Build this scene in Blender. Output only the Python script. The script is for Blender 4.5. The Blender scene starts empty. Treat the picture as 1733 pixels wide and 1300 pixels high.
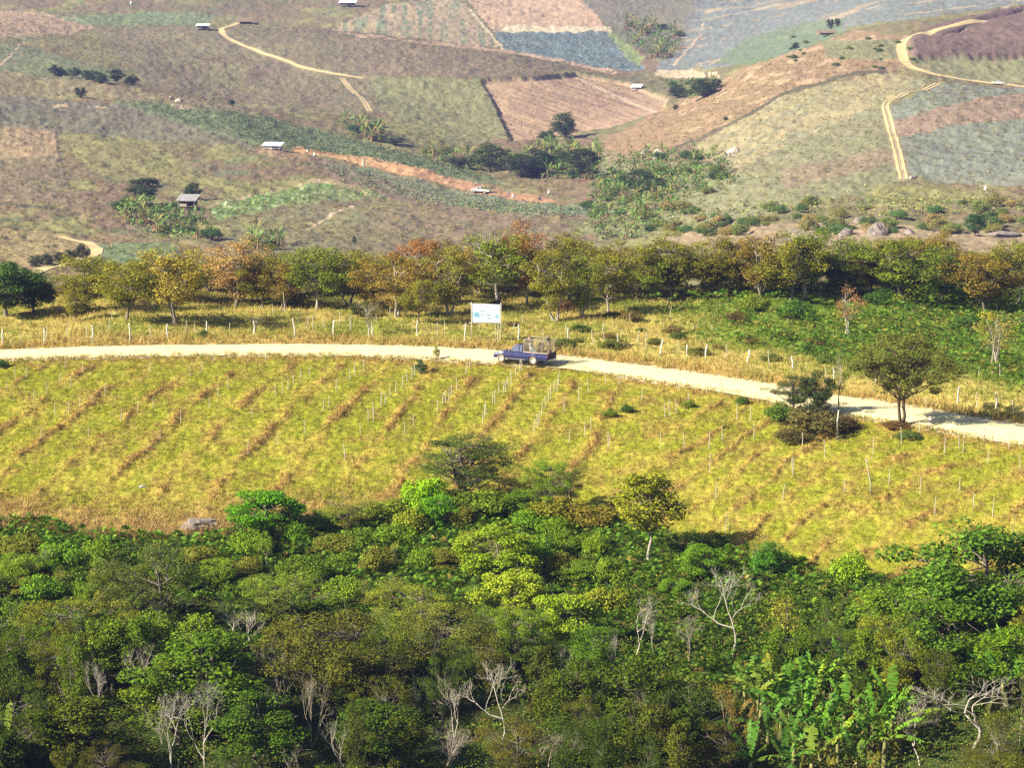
import bpy, math, random
import numpy as np

# ------------------------------------------------------------------ camera, sky, sun, exposure
SC = bpy.context.scene
F = 4458.0                     # focal length in photo pixels (1733 wide)
PITCH = math.radians(9.5)
ZC = 34.0
cam = bpy.data.cameras.new("camera")
cam.sensor_width = 36.0
cam.lens = F / 1733.0 * 36.0
cam.clip_start = 1.0
cam.clip_end = 9000.0
camo = bpy.data.objects.new("camera", cam)
SC.collection.objects.link(camo)
camo.location = (0, 0, ZC)
camo.rotation_euler = (math.pi / 2 - PITCH, 0, 0)
SC.camera = camo

SUN_EL = math.radians(33)
TRAV = math.radians(22)        # light travels to +x and a little away from the camera
w = bpy.data.worlds.new("World")
SC.world = w
w.use_nodes = True
nt = w.node_tree
nt.nodes.clear()
sky = nt.nodes.new("ShaderNodeTexSky")
sky.sky_type = 'NISHITA'
sky.sun_disc = False
sky.sun_elevation = SUN_EL
sky.air_density = 1.0
sky.dust_density = 1.5
bg = nt.nodes.new("ShaderNodeBackground")
bg.inputs[1].default_value = 0.05
wo = nt.nodes.new("ShaderNodeOutputWorld")
nt.links.new(sky.outputs[0], bg.inputs[0])
nt.links.new(bg.outputs[0], wo.inputs[0])
ld = bpy.data.lights.new("sun", 'SUN')
ld.energy = 5.0
ld.angle = math.radians(0.5)
ld.color = (1.0, 0.92, 0.72)
lo = bpy.data.objects.new("sun", ld)
SC.collection.objects.link(lo)
sd = np.array([-math.cos(TRAV) * math.cos(SUN_EL), -math.sin(TRAV) * math.cos(SUN_EL), math.sin(SUN_EL)])
from mathutils import Vector, Matrix
lo.rotation_euler = Vector(sd).to_track_quat('Z', 'Y').to_euler()
sky.sun_rotation = math.atan2(sd[0], sd[1])
SC.view_settings.view_transform = 'Standard'
SC.view_settings.look = 'None'
SC.view_settings.exposure = 1.1
SC.view_settings.gamma = 1.0
SC.cycles.max_bounces = 5
SC.cycles.diffuse_bounces = 1
SC.cycles.glossy_bounces = 1
SC.cycles.transmission_bounces = 2
SC.cycles.volume_bounces = 0
SC.cycles.use_denoising = False
HAZE = 0.00013

COL = SC.collection
rng = np.random.default_rng(7)
R = random.Random(11)


# ------------------------------------------------------------------ helpers
def tval(py):
    v = (650.0 - np.asarray(py, float)) / F
    return (-math.sin(PITCH) + v * math.cos(PITCH)) / (math.cos(PITCH) + v * math.sin(PITCH))


def project(x, y, z):
    dz = z - ZC
    dep = y * math.cos(PITCH) - dz * math.sin(PITCH)
    up = y * math.sin(PITCH) + dz * math.cos(PITCH)
    return 866.5 + F * x / dep, 650.0 - F * up / dep


def _h(ix, iy, s):
    n = (ix.astype(np.int64) * 374761393 + iy.astype(np.int64) * 668265263 + s * 1442695041) & 0xffffffff
    n = ((n ^ (n >> 13)) * 1274126177) & 0xffffffff
    n = (n ^ (n >> 16)) & 0xffffffff
    return n / 4294967295.0


def vn(x, y, s=0):
    x = np.asarray(x, float); y = np.asarray(y, float)
    ix = np.floor(x); iy = np.floor(y)
    fx = x - ix; fy = y - iy
    fx = fx * fx * (3 - 2 * fx); fy = fy * fy * (3 - 2 * fy)
    a = _h(ix, iy, s); b = _h(ix + 1, iy, s); c = _h(ix, iy + 1, s); d = _h(ix + 1, iy + 1, s)
    return (a * (1 - fx) + b * fx) * (1 - fy) + (c * (1 - fx) + d * fx) * fy


def fbm(x, y, s=0, o=4):
    r = 0.0; a = 0.5; t = 0.0
    for i in range(o):
        r = r + a * vn(x * 2 ** i, y * 2 ** i, s + i * 7)
        t += a
        a *= 0.55
    return r / t


def sstep(a, b, x):
    t = np.clip((x - a) / (b - a), 0, 1)
    return t * t * (3 - 2 * t)


def inpoly(px, py, poly):
    r = np.zeros(px.shape, bool)
    n = len(poly)
    for i in range(n):
        x0, y0 = poly[i]; x1, y1 = poly[(i + 1) % n]
        if y0 == y1:
            continue
        c = ((y0 > py) != (y1 > py)) & (px < (x1 - x0) * (py - y0) / (y1 - y0) + x0)
        r ^= c
    return r


def npmesh(name, V, Fc, cols=None, smooth=False):
    V = np.asarray(V, np.float32); Fc = np.asarray(Fc, np.int32)
    k = Fc.shape[1]
    me = bpy.data.meshes.new(name)
    me.vertices.add(len(V)); me.vertices.foreach_set("co", V.ravel())
    me.loops.add(Fc.size); me.loops.foreach_set("vertex_index", Fc.ravel())
    me.polygons.add(len(Fc))
    me.polygons.foreach_set("loop_start", np.arange(0, Fc.size, k, dtype=np.int32))
    me.polygons.foreach_set("loop_total", np.full(len(Fc), k, np.int32))
    if smooth:
        me.polygons.foreach_set("use_smooth", np.ones(len(Fc), bool))
    me.update(calc_edges=True)
    if cols is not None:
        at = me.color_attributes.new("Col", 'FLOAT_COLOR', 'POINT')
        c4 = np.ones((len(V), 4), np.float32); c4[:, :3] = cols
        at.data.foreach_set("color", c4.ravel())
    return me


def link(name, me, mat=None, parent=None, color=None):
    o = bpy.data.objects.new(name, me)
    COL.objects.link(o)
    if mat is not None and me is not None and not me.materials:
        me.materials.append(mat)
    if parent is not None:
        o.parent = parent
    if color is not None:
        o.color = (*color, 1)
    return o


def tag(o, label=None, cat=None, group=None, kind=None):
    if label: o["label"] = label
    if cat: o["category"] = cat
    if group: o["group"] = group
    if kind: o["kind"] = kind
    return o


def empty(name, loc=(0, 0, 0), rz=0):
    o = bpy.data.objects.new(name, None)
    COL.objects.link(o)
    o.empty_display_size = 0.3
    o.location = loc
    o.rotation_euler = (0, 0, rz)
    return o


def copy_tree(o, parent=None, color=None):
    c = o.copy()
    COL.objects.link(c)
    if parent is not None:
        c.parent = parent
    for ch in KIDS.get(o.name, []):
        cc = copy_tree(ch, c)
    return c


KIDS = {}


# ------------------------------------------------------------------ materials
def mat_new(name):
    m = bpy.data.materials.new(name)
    m.use_nodes = True
    n = m.node_tree.nodes
    return m, n, m.node_tree.links, n["Principled BSDF"]


def leaf_material(name, trans=0.3, rough=0.55):
    m, n, l, b = mat_new(name)
    oi = n.new("ShaderNodeObjectInfo")
    at = n.new("ShaderNodeAttribute"); at.attribute_name = "Col"
    mx = n.new("ShaderNodeMix"); mx.data_type = 'RGBA'; mx.blend_type = 'MULTIPLY'
    mx.inputs[0].default_value = 1
    l.new(oi.outputs["Color"], mx.inputs[6]); l.new(at.outputs["Color"], mx.inputs[7])
    tr = n.new("ShaderNodeBsdfTranslucent")
    ms = n.new("ShaderNodeMixShader"); ms.inputs[0].default_value = trans
    l.new(mx.outputs[2], b.inputs["Base Color"]); l.new(mx.outputs[2], tr.inputs[0])
    b.inputs["Roughness"].default_value = rough
    b.inputs["Specular IOR Level"].default_value = 0.08
    l.new(b.outputs[0], ms.inputs[1]); l.new(tr.outputs[0], ms.inputs[2])
    l.new(ms.outputs[0], n["Material Output"].inputs[0])
    return m


def attr_material(name, rough=0.9, noise_scale=3.0, amt=0.25, trans=0.0):
    m, n, l, b = mat_new(name)
    at = n.new("ShaderNodeAttribute"); at.attribute_name = "Col"
    tc = n.new("ShaderNodeTexCoord")
    nz = n.new("ShaderNodeTexNoise"); nz.inputs["Scale"].default_value = noise_scale
    nz.inputs["Detail"].default_value = 5
    mr = n.new("ShaderNodeMapRange")
    mr.inputs[1].default_value = 0.3; mr.inputs[2].default_value = 0.7
    mr.inputs[3].default_value = 1 - amt; mr.inputs[4].default_value = 1 + amt
    l.new(tc.outputs["Object"], nz.inputs[0]); l.new(nz.outputs[0], mr.inputs[0])
    vm = n.new("ShaderNodeVectorMath"); vm.operation = 'SCALE'
    l.new(at.outputs["Color"], vm.inputs[0]); l.new(mr.outputs[0], vm.inputs[3])
    l.new(vm.outputs[0], b.inputs["Base Color"])
    b.inputs["Roughness"].default_value = rough
    b.inputs["Specular IOR Level"].default_value = 0.1
    return m


def noisy(name, col, rough=0.7, scale=8.0, amt=0.25, bump=0.0, metal=0.0, usecol=False, spec=0.3, coat=0.0):
    m, n, l, b = mat_new(name)
    tc = n.new("ShaderNodeTexCoord")
    nz = n.new("ShaderNodeTexNoise"); nz.inputs["Scale"].default_value = scale
    nz.inputs["Detail"].default_value = 6
    l.new(tc.outputs["Object"], nz.inputs[0])
    mr = n.new("ShaderNodeMapRange")
    mr.inputs[1].default_value = 0.3; mr.inputs[2].default_value = 0.7
    mr.inputs[3].default_value = 1 - amt; mr.inputs[4].default_value = 1 + amt
    l.new(nz.outputs[0], mr.inputs[0])
    vm = n.new("ShaderNodeVectorMath"); vm.operation = 'SCALE'
    vm.inputs[0].default_value = col
    if usecol:
        oi = n.new("ShaderNodeObjectInfo"); l.new(oi.outputs["Color"], vm.inputs[0])
    l.new(mr.outputs[0], vm.inputs[3]); l.new(vm.outputs[0], b.inputs["Base Color"])
    b.inputs["Roughness"].default_value = rough
    b.inputs["Metallic"].default_value = metal
    b.inputs["Specular IOR Level"].default_value = spec
    b.inputs["Coat Weight"].default_value = coat
    if bump:
        bp = n.new("ShaderNodeBump"); bp.inputs["Strength"].default_value = bump
        bp.inputs["Distance"].default_value = 0.05
        l.new(nz.outputs[0], bp.inputs["Height"]); l.new(bp.outputs[0], b.inputs["Normal"])
    return m


M_LEAF = leaf_material("leaves", .16)
M_BLADE = leaf_material("blades", 0.25, 0.6)
M_BARK = noisy("bark", (.3, .25, .2), .9, 6, .35, .5, usecol=True, spec=.1)
M_GROUND = attr_material("ground", .95, 1.6, .16)
M_ROAD = noisy("road_dust", (.80, .70, .40), .95, 1.3, .14, .2, spec=.05)
M_TRACK = noisy("track_dust", (.60, .47, .25), .95, .5, .12, spec=.05)
M_POST = noisy("post_concrete", (.60, .58, .52), .85, 6, .15)
M_STAKE = noisy("stake_wood", (.50, .46, .37), .85, 9, .2)
M_ROCK = noisy("rock", (.26, .22, .21), .9, 1.2, .4, .8)
M_ROCKP = noisy("pale_rock", (.5, .43, .38), .9, 1.2, .3, .8)

# ------------------------------------------------------------------ terrain heights
FAR_E = [(-400, 611), (-150, 599), (0, 593), (100, 589), (200, 586), (400, 583), (600, 583), (750, 588), (840, 593), (960, 603),
         (1133, 624), (1200, 634), (1292, 648), (1410, 669), (1531, 686), (1635, 704), (1733, 719), (1900, 752), (2100, 800)]
NEAR_E = [(-400, 628), (-150, 616), (0, 609), (100, 605), (208, 603), (381, 600), (600, 601), (716, 607), (847, 615), (962, 621),
          (1040, 635), (1114, 646), (1202, 659), (1254, 667), (1306, 679), (1400, 698), (1479, 710), (1583, 727), (1733, 753), (1900, 790), (2100, 845)]


def flat(px, py, z=0.0):
    t = tval(py)
    y = (z - ZC) / t
    dep = y * math.cos(PITCH) - (z - ZC) * math.sin(PITCH)
    return (px - 866.5) / F * dep, y


farW = np.array([flat(*p) for p in FAR_E]); nearW = np.array([flat(*p) for p in NEAR_E])


def near_edge_y(x):
    return np.interp(x, nearW[:, 0], nearW[:, 1])


def far_edge_y(x):
    return np.interp(x, farW[:, 0], farW[:, 1])


S = np.concatenate([np.arange(-0.40, -0.215, 0.005), np.arange(-0.215, 0.215, 0.0004), np.arange(0.215, 0.401, 0.005)])
Y = np.concatenate([np.arange(6, 90, 3.0), np.arange(90, 135, 0.7), np.arange(135, 256, 0.36), np.arange(256, 420, 2.2),
                    420 * np.exp(np.arange(0, math.log(1600 / 420.), 0.0027)), 1600 * np.exp(np.arange(0, .58, .02))])
TAB_PX = [-700, 0, 200, 400, 600, 800, 1000, 1150, 1300, 1500, 1733, 2400]
TAB = {  # distance -> photo row where that ground shows, per column
    420: [520, 500, 490, 480, 475, 480, 475, 460, 455, 440, 438, 430],
    480: [450, 442, 445, 445, 455, 460, 455, 432, 415, 395, 390, 380],
    560: [400, 395, 398, 400, 405, 413, 410, 392, 362, 335, 330, 320],
    640: [345, 340, 343, 345, 355, 370, 362, 330, 295, 266, 262, 250],
    720: [275, 272, 280, 290, 308, 330, 318, 275, 230, 200, 200, 190],
    800: [200, 200, 215, 230, 262, 290, 282, 222, 165, 138, 142, 130],
    860: [150, 158, 178, 194, 225, 258, 254, 192, 124, 100, 112, 100],
    900: [120, 127, 146, 183, 205, 238, 236, 180, 100, 72, 84, 70],
    950: [125, 136, 152, 190, 190, 212, 208, 184, 104, 50, 50, 40],
    1000: [110, 116, 132, 172, 168, 184, 178, 178, 106, 38, 24, 20],
    1080: [80, 84, 95, 120, 112, 126, 137, 150, 98, 26, 4, 0],
    1120: [68, 70, 78, 98, 84, 98, 124, 140, 92, 20, -6, -10],
    1160: [58, 58, 64, 82, 66, 84, 120, 130, 85, 14, -12, -20],
    1220: [42, 40, 46, 58, 64, 92, 118, 112, 66, 4, -20, -30],
    1300: [20, 18, 24, 30, 28, 56, 78, 84, 45, -12, -30, -40],
    1450: [-30, -28, -24, -20, -16, -8, 6, 12, 0, -40, -50, -60],
    1800: [-70, -70, -70, -70, -70, -70, -70, -60, -60, -70, -80, -90],
    2900: [-110] * 12,
}
ty = np.array(sorted(TAB))
tz = np.array([[ZC + y * float(tval(p)) for p in TAB[y]] for y in ty])
SS, YY = np.meshgrid(S, Y)
XX = SS * YY
pxc = 866.5 + F * S * 1.01
rows = np.array([np.interp(pxc, TAB_PX, r) for r in tz])
ZF = np.array([np.interp(Y, ty, rows[:, j]) for j in range(len(S))]).T


def blur(a, k, ax):
    if k < 2: return a
    ker = np.hanning(2 * k + 3)[1:-1]; ker /= ker.sum()
    pad = [(0, 0), (0, 0)]; pad[ax] = (k, k)
    p = np.pad(a, pad, mode='edge')
    out = np.zeros_like(a)
    n = a.shape[ax]
    for i, q in enumerate(ker):
        out += q * (p[i:i + n] if ax == 0 else p[:, i:i + n])
    return out


far_rows = Y > 300
ZFb = blur(blur(ZF, 14, 0), 60, 1)
ZF = np.where(far_rows[:, None], ZFb, ZF)
dN = near_edge_y(XX) - YY
zfield = np.interp(dN, [-4, 0, 3, 15, 30, 45, 55, 65, 80, 100, 140], [0, -.05, -.35, -.85, -1.9, -3.2, -4.8, -6.2, -7.5, -8.2, -8.6])
zown = np.interp(YY, [0, 20, 40, 60, 80, 95], [31, 23, 11, 2, -5, -8.5])
zfield = np.where(YY < 95, np.maximum(zfield, zown), zfield)
zplat = np.interp(YY, [0, 262, 275, 300, 340, 380, 420], [0, 0, -2.5, -8, -15, -19, -20])
znear = np.where(dN > 0, zfield, zplat)
bl = sstep(300, 430, YY)
Z = znear * (1 - bl) + ZF * bl
PX0, PY0 = project(XX, YY, Z)
# road surroundings flat, verges bumpy
dF = YY - far_edge_y(XX)
onroad = (dN < 0.4) & (dF < 0.4) & (YY < 262)
plat = (dF >= 0) & (YY < 275)
Z = Z + np.where(plat, sstep(0, 4, dF) * (fbm(XX / 9, YY / 9, 3) - .5) * 1.1 + sstep(0, 1.5, dF) * .25 * fbm(XX / 1.3, YY / 1.3, 5, 2), 0)
Z = Z + np.where(plat & (XX > 12), sstep(12, 30, XX) * sstep(2, 10, dF) * .7 * fbm(XX / 5, YY / 7, 8), 0)
# mown rows: straw raked into lines
fieldm = (dN > 0) & (dN < 62)


def windrow(x, y, d, wide=False):
    wob = (fbm(x / 9, y / 9, 21, 3) - .5) * 2.6 + (fbm(x / 3, y / 3, 23, 2) - .5) * .8
    wob = wob * .55
    a = (x - .155 * (y - 190)) / 4.0 + wob * .34
    b = (y - 1.0 * (x - 10) - 190 + 14 * np.exp(-((x - 10) / 9.) ** 2)) / 6.6 + wob * .4
    pa = np.exp(-((a - np.floor(a) - .5) / (.085 if not wide else .27)) ** 2) * sstep(12, 5, x)
    pb = np.exp(-((b - np.floor(b) - .5) / (.075 if not wide else .25)) ** 2) * sstep(6, 12, x)
    brk = sstep(.44, .60, fbm(x / 3.5 + np.floor(a) * 3.1, y / 6 + np.floor(b) * 5.3, 31, 3))
    if wide: return np.clip((pa + pb) * (.55 + .45 * brk) * sstep(1, 4, d), 0, 1)
    return (pa + pb) * (.38 + .62 * brk) * sstep(1, 4, d)


WR = np.where(fieldm, windrow(XX, YY, dN), 0)
Z = Z + WR * .2 + np.where(fieldm, .10 * (vn(XX / .3, YY / .8, 43) - .5) + .22 * (fbm(XX / 1.1, YY / 1.6, 41, 3) - .5) * sstep(0, 2, dN), 0)
Z = Z + np.where(dN >= 62, 1.2 * (fbm(XX / 6, YY / 6, 44) - .5), 0)
FARM = YY > 300
Z = Z + np.where(FARM, (fbm(XX / 60, YY / 80, 51, 2) - .5) * 6 * sstep(430, 600, YY), 0)
PX, PY = project(XX, YY, Z)
print("terrain", Z.shape)

# fields cut into or standing above the far slopes
BROWN = [(815, 133), (905, 129), (975, 123), (1000, 128), (1060, 138), (1132, 165), (1120, 186), (1045, 212), (985, 222), (905, 236), (866, 238), (850, 200), (832, 162)]
PURPLE = [(1540, 64), (1600, 42), (1660, 27), (1760, 8), (1900, 8), (1900, 97), (1733, 97), (1640, 101), (1545, 100)]
vis = (YY > 420) & (YY < 1400)
b0 = np.maximum.accumulate(np.where(YY > 300, -PY, -1e9), axis=0)
vis &= (-PY >= b0 - 1.0)
inB = inpoly(PX + (fbm(XX / 3, YY / 5, 301) - .5) * 5, PY + (fbm(XX / 4, YY / 8, 302) - .5) * 3, BROWN) & vis & (YY > 820) & (YY < 1200)
jx0 = (fbm(XX / 3, YY / 5, 301) - .5) * 5; inP = inpoly(PX + jx0, PY, PURPLE) & vis
Z = Z - blur(blur(inB * 1.5, 1, 0), 3, 1) + blur(blur(inP * 1.6, 1, 0), 3, 1)
cut = [(1570, 63), (1595, 64), (1622, 56), (1640, 45), (1680, 33), (1733, 20)]


def dline(px, py, pts, wy=1.0):
    d = np.full(px.shape, 1e9)
    for (x0, y0), (x1, y1) in zip(pts[:-1], pts[1:]):
        dx, dy = x1 - x0, (y1 - y0) * wy
        t = np.clip(((px - x0) * dx + (py - y0) * wy * dy) / (dx * dx + dy * dy + 1e-9), 0, 1)
        d = np.minimum(d, np.hypot(px - x0 - t * dx, (py - y0) * wy - t * dy))
    return d


Z = Z - np.where(vis & inP, np.exp(-(dline(PX, PY, cut) / 3.0) ** 2) * 2.0, 0)
bump = (fbm(XX / 2.2, YY / 3.5, 61, 3) - .5) * 1.1 + (fbm(XX / 9, YY / 12, 66, 3) - .5) * 1.6
Z = Z + np.where(FARM, bump * sstep(380, 460, YY) * np.where(inB, .3, 1), 0)
Zs = blur(blur(Z, 1, 0), 1, 1)


def zat(x, y):
    x = np.asarray(x, float); y = np.asarray(y, float)
    s = x / y
    i = np.clip(np.searchsorted(Y, y) - 1, 0, len(Y) - 2)
    j = np.clip(np.searchsorted(S, s) - 1, 0, len(S) - 2)
    fy = np.clip((y - Y[i]) / (Y[i + 1] - Y[i]), 0, 1); fx = np.clip((s - S[j]) / (S[j + 1] - S[j]), 0, 1)
    return (Z[i, j] * (1 - fx) + Z[i, j + 1] * fx) * (1 - fy) + (Z[i + 1, j] * (1 - fx) + Z[i + 1, j + 1] * fx) * fy


def hit(px, py, ymin=90.0):
    """first ground point seen through photo pixel (px, py)"""
    s = (px - 866.5) / F
    for _ in range(3):
        yy = Y[Y >= ymin]
        t = float(tval(py))
        k = math.cos(PITCH) - t * math.sin(PITCH)
        xs = s * k * yy
        zz = zat(xs, yy)
        zr = ZC + yy * t
        idx = np.nonzero(zz >= zr)[0]
        if len(idx) == 0:
            return (xs[-1], yy[-1], zz[-1])
        i = idx[0]
        if i == 0:
            return (xs[0], yy[0], zz[0])
        a = zr[i - 1] - zz[i - 1]; b = zz[i] - zr[i]
        f = a / (a + b + 1e-9)
        y = yy[i - 1] + f * (yy[i] - yy[i - 1])
        x = s * k * y
        return (float(x), float(y), float(zat(x, y)))


def by_height(px, pytop, H, y0=95, y1=250):
    """ground point at which something H tall reaches photo row pytop"""
    t = float(tval(pytop)); k = math.cos(PITCH) - t * math.sin(PITCH); s = (px - 866.5) / F * k
    yy = np.arange(y1, y0, -.5)
    zz = zat(s * yy, yy) + H
    zr = ZC + yy * t
    d = np.abs(zz - zr)
    i = int(np.argmin(d))
    return (s * yy[i], yy[i], float(zat(s * yy[i], yy[i])))


TRACKS = [([(428, 34), (400, 38), (374, 47), (378, 58), (400, 72), (450, 92), (520, 115), (575, 127), (625, 132)], 2.6, False),
          ([(577, 130), (600, 155), (628, 190)], 1.9, True),
          ([(1760, 12), (1640, 35), (1575, 55), (1530, 68), (1524, 80), (1532, 108), (1560, 122), (1620, 134), (1680, 140), (1760, 149)], 3.2, False),
          ([(1590, 140), (1530, 158), (1497, 172), (1500, 190), (1508, 220), (1520, 262), (1530, 308)], 2.1, True),
          ([(30, 474), (70, 458), (120, 445), (155, 434), (168, 424), (150, 410), (120, 402), (85, 398)], 2.4, False)]
TPATH = []
TRK = np.zeros(Z.shape)
Zsm = blur(blur(Z, 4, 0), 8, 1)
for pts, wid, two in TRACKS:
    P = np.array([hit(*q_)[:2] for q_ in pts])
    seg = np.hypot(*np.diff(P, axis=0).T); L_ = np.concatenate([[0], np.cumsum(seg)])
    q_ = np.arange(0, L_[-1], 1.2)
    x = np.interp(q_, L_, P[:, 0]); y = np.interp(q_, L_, P[:, 1])
    kk = 7
    if len(x) > 24:
        x = np.convolve(np.pad(x, kk, mode='edge'), np.ones(2 * kk + 1) / (2 * kk + 1), 'valid')
        y = np.convolve(np.pad(y, kk, mode='edge'), np.ones(2 * kk + 1) / (2 * kk + 1), 'valid')
    TPATH.append((x, y, wid, two))
    i0, i1 = np.searchsorted(Y, y.min() - 8), np.searchsorted(Y, y.max() + 8)
    j0, j1 = np.searchsorted(S, (x / y).min() - .012), np.searchsorted(S, (x / y).max() + .012)
    sx, sy = XX[i0:i1, j0:j1], YY[i0:i1, j0:j1]
    d_ = dline(sx, sy, list(zip(x[::4], y[::4])) + [(x[-1], y[-1])])
    m_ = np.exp(-(d_ / (wid * 1.1)) ** 4)
    Z[i0:i1, j0:j1] = Z[i0:i1, j0:j1] * (1 - m_) + Zsm[i0:i1, j0:j1] * m_
    TRK[i0:i1, j0:j1] = np.maximum(TRK[i0:i1, j0:j1], np.exp(-(d_ / (wid * .62)) ** 4))


# ------------------------------------------------------------------ ground colour (surface colour, with some shade and haze painted in)
def mixc(a, b, f):
    return a * (1 - f[..., None]) + b * f[..., None]


C = np.zeros(Z.shape + (3,))
n1 = fbm(XX / 2.5, YY / 2.5, 71); n2 = fbm(XX / 7, YY / 9, 77); n3 = vn(XX / .25, YY / .5, 79)
c = np.array


def gmask(x, y, d):
    g = fbm(x / .9, y / 1.8, 71) * .45 + fbm(x / 3, y / 5, 77) * .35 + fbm(x / 14, y / 14, 78, 2) * .2
    return sstep(.40, .60, g + .10 - .28 * windrow(x, y, d, True) - .05 * sstep(5, 0, d))


# mown field
gr = mixc(np.broadcast_to(c([.39, .335, .055]), C.shape), np.broadcast_to(c([.28, .285, .027]), C.shape), gmask(XX, YY, dN))
brm = sstep(.56, .70, fbm(XX / 1.3, YY / 2.2, 151, 3)) * .4
gr = mixc(gr, np.broadcast_to(c([.26, .16, .055]), C.shape), brm)
gr = gr * (.76 + .48 * n3)[..., None]
gr = mixc(gr, np.broadcast_to(c([.33, .17, .06]), C.shape), np.clip(WR, 0, .8) * (.3 + .7 * n3))
nearroad = sstep(4, 0, dN) * (dN > 0)
gr = mixc(gr, np.broadcast_to(c([.34, .20, .07]), C.shape), nearroad * .7 * (fbm(XX / 2, YY / 2, 90) > .4))
# plateau dry grass, ferny green on the right
pl = mixc(np.broadcast_to(c([.44, .35, .10]), C.shape), np.broadcast_to(c([.25, .26, .045]), C.shape), sstep(.38, .58, n2))
pl = mixc(pl, np.broadcast_to(c([.38, .22, .08]), C.shape), sstep(6, 0, dF) * .6)
pl = mixc(pl, np.broadcast_to(c([.15, .24, .03]), C.shape), sstep(8, 26, XX) * sstep(11, 24, dF))
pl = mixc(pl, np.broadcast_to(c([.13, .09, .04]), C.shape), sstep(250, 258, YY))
pl = pl * (.75 + .5 * n3)[..., None]
# thicket floor, its colour darkened to paint shade into the gaps
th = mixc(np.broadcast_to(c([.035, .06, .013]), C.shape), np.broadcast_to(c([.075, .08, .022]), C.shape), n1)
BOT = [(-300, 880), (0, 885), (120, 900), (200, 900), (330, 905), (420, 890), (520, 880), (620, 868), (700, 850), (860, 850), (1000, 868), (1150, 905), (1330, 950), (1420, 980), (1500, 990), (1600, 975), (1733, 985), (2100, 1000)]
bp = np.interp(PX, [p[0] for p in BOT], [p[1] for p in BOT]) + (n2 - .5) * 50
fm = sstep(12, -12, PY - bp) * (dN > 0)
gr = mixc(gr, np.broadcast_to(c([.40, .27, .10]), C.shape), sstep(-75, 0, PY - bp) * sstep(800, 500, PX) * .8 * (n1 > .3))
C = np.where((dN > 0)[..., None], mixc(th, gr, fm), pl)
# far slopes
fa = fbm(XX / 14, YY / 30, 101); fb = fbm(XX / 5, YY / 12, 107); fc = vn(XX / .8, YY / 3.0, 109); fd = fbm(XX / 40, YY / 80, 103, 3)
far = mixc(np.broadcast_to(c([.17, .16, .06]), C.shape), np.broadcast_to(c([.20, .13, .075]), C.shape), sstep(.35, .62, fd * .6 + fb * .4))
far = mixc(far, np.broadcast_to(c([.26, .25, .08]), C.shape), sstep(.5, .72, fa))
far = mixc(far, np.broadcast_to(c([.09, .16, .07]), C.shape), sstep(.56, .75, fb) * .6)


def fld(poly, col, amt=.95, soft=True, ymin=400, ymax=1500, var=.35):
    global far
    jx = (fbm(XX / 3, YY / 7, 114) - .5) * 13; jy = (fbm(XX / 4, YY / 10, 113) - .5) * 8
    m = inpoly(PX + jx, PY + jy, poly) & (YY > ymin) & (YY < ymax)
    v = (1 - var / 2 + var * fbm(XX / 4, YY / 8, len(poly) * 3 + int(col[0] * 100)))[..., None]
    far = np.where(m[..., None], far * (1 - amt) + amt * c(col) * v, far)
    return m


fld([(0, 330), (0, 215), (95, 215), (98, 262), (0, 268)], [.38, .26, .14], .8)
fld([(100, 225), (250, 235), (300, 270), (360, 300), (250, 320), (160, 290), (110, 250)], [.26, .25, .08], .7)
fld([(0, 268), (95, 262), (125, 330), (140, 345), (0, 340)], [.2, .15, .09], .8)
fld([(0, 120), (240, 150), (450, 193), (300, 200), (200, 170), (0, 160)], [.27, .23, .11], .6)
fld([(0, 160), (200, 175), (420, 235), (430, 250), (0, 215)], [.15, .15, .11], .7)
fld([(-200, 18), (60, 18), (150, 35), (165, 48), (60, 60), (-200, 70)], [.42, .29, .17], .8)
fld([(100, 28), (260, 18), (380, 24), (330, 42), (140, 42)], [.14, .24, .1], .7)
fld([(0, 75), (60, 80), (180, 118), (200, 140), (0, 120)], [.12, .19, .09], .6)
fld([(160, 45), (700, 45), (640, 190), (330, 190), (250, 150)], [.19, .15, .1], .55)
fld([(625, 130), (812, 133), (865, 238), (790, 240), (640, 190)], [.24, .26, .1], .7)
fld([(560, 60), (800, 80), (1040, 128), (960, 120), (815, 130), (640, 128)], [.22, .16, .1], .75)
fld([(0, 370), (70, 385), (150, 415), (140, 440), (30, 480), (-100, 480), (-100, 370)], [.36, .27, .11], .85, ymax=560)
fld([(165, 412), (300, 412), (300, 460), (150, 460)], [.12, .21, .08], .85, ymax=560)
m = fld([(560, 48), (660, 4), (775, -6), (850, 80), (800, 77), (640, 57)], [.46, .36, .19], .9, ymin=1000)
far = np.where((m & (vn(PX / 9, PY / 60, 201) > .6) & (n1 > .45))[..., None], c([.2, .26, .13]), far)
m = fld([(780, -10), (980, -10), (1032, 53), (838, 53)], [.56, .38, .22], .95, ymin=1000)
fld([(855, 42), (1032, 46), (1034, 54), (845, 54)], [.72, .62, .36], .9, ymin=1000)
m = fld([(838, 53), (1034, 55), (1060, 85), (1095, 116), (1060, 121), (950, 101), (850, 81)], [.14, .21, .21], .95, ymin=1000)
far = np.where((m & (np.abs(((PX - PY * .9) / 14) % 1 - .5) < .1))[..., None], c([.2, .26, .24]), far)
fld([(1024, 55), (1040, 56), (1092, 98), (1080, 112), (1060, 95)], [.25, .33, .1], .9, ymin=900)
far = np.where((vis & (dline(PX, PY, [(778, -5), (815, 40), (852, 82)]) < 2.2))[..., None], c([.6, .5, .28]), far)
m = fld([(1155, 30), (1200, -30), (1900, -30), (1733, 6), (1560, 28), (1450, 42), (1330, 92), (1215, 114), (1108, 120), (1120, 100), (1160, 80)], [.17, .215, .20], .85, ymin=850)
far = np.where((m & (fbm(XX / 30, YY / 12, 211) > .66))[..., None], c([.36, .3, .18]), far)
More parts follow.
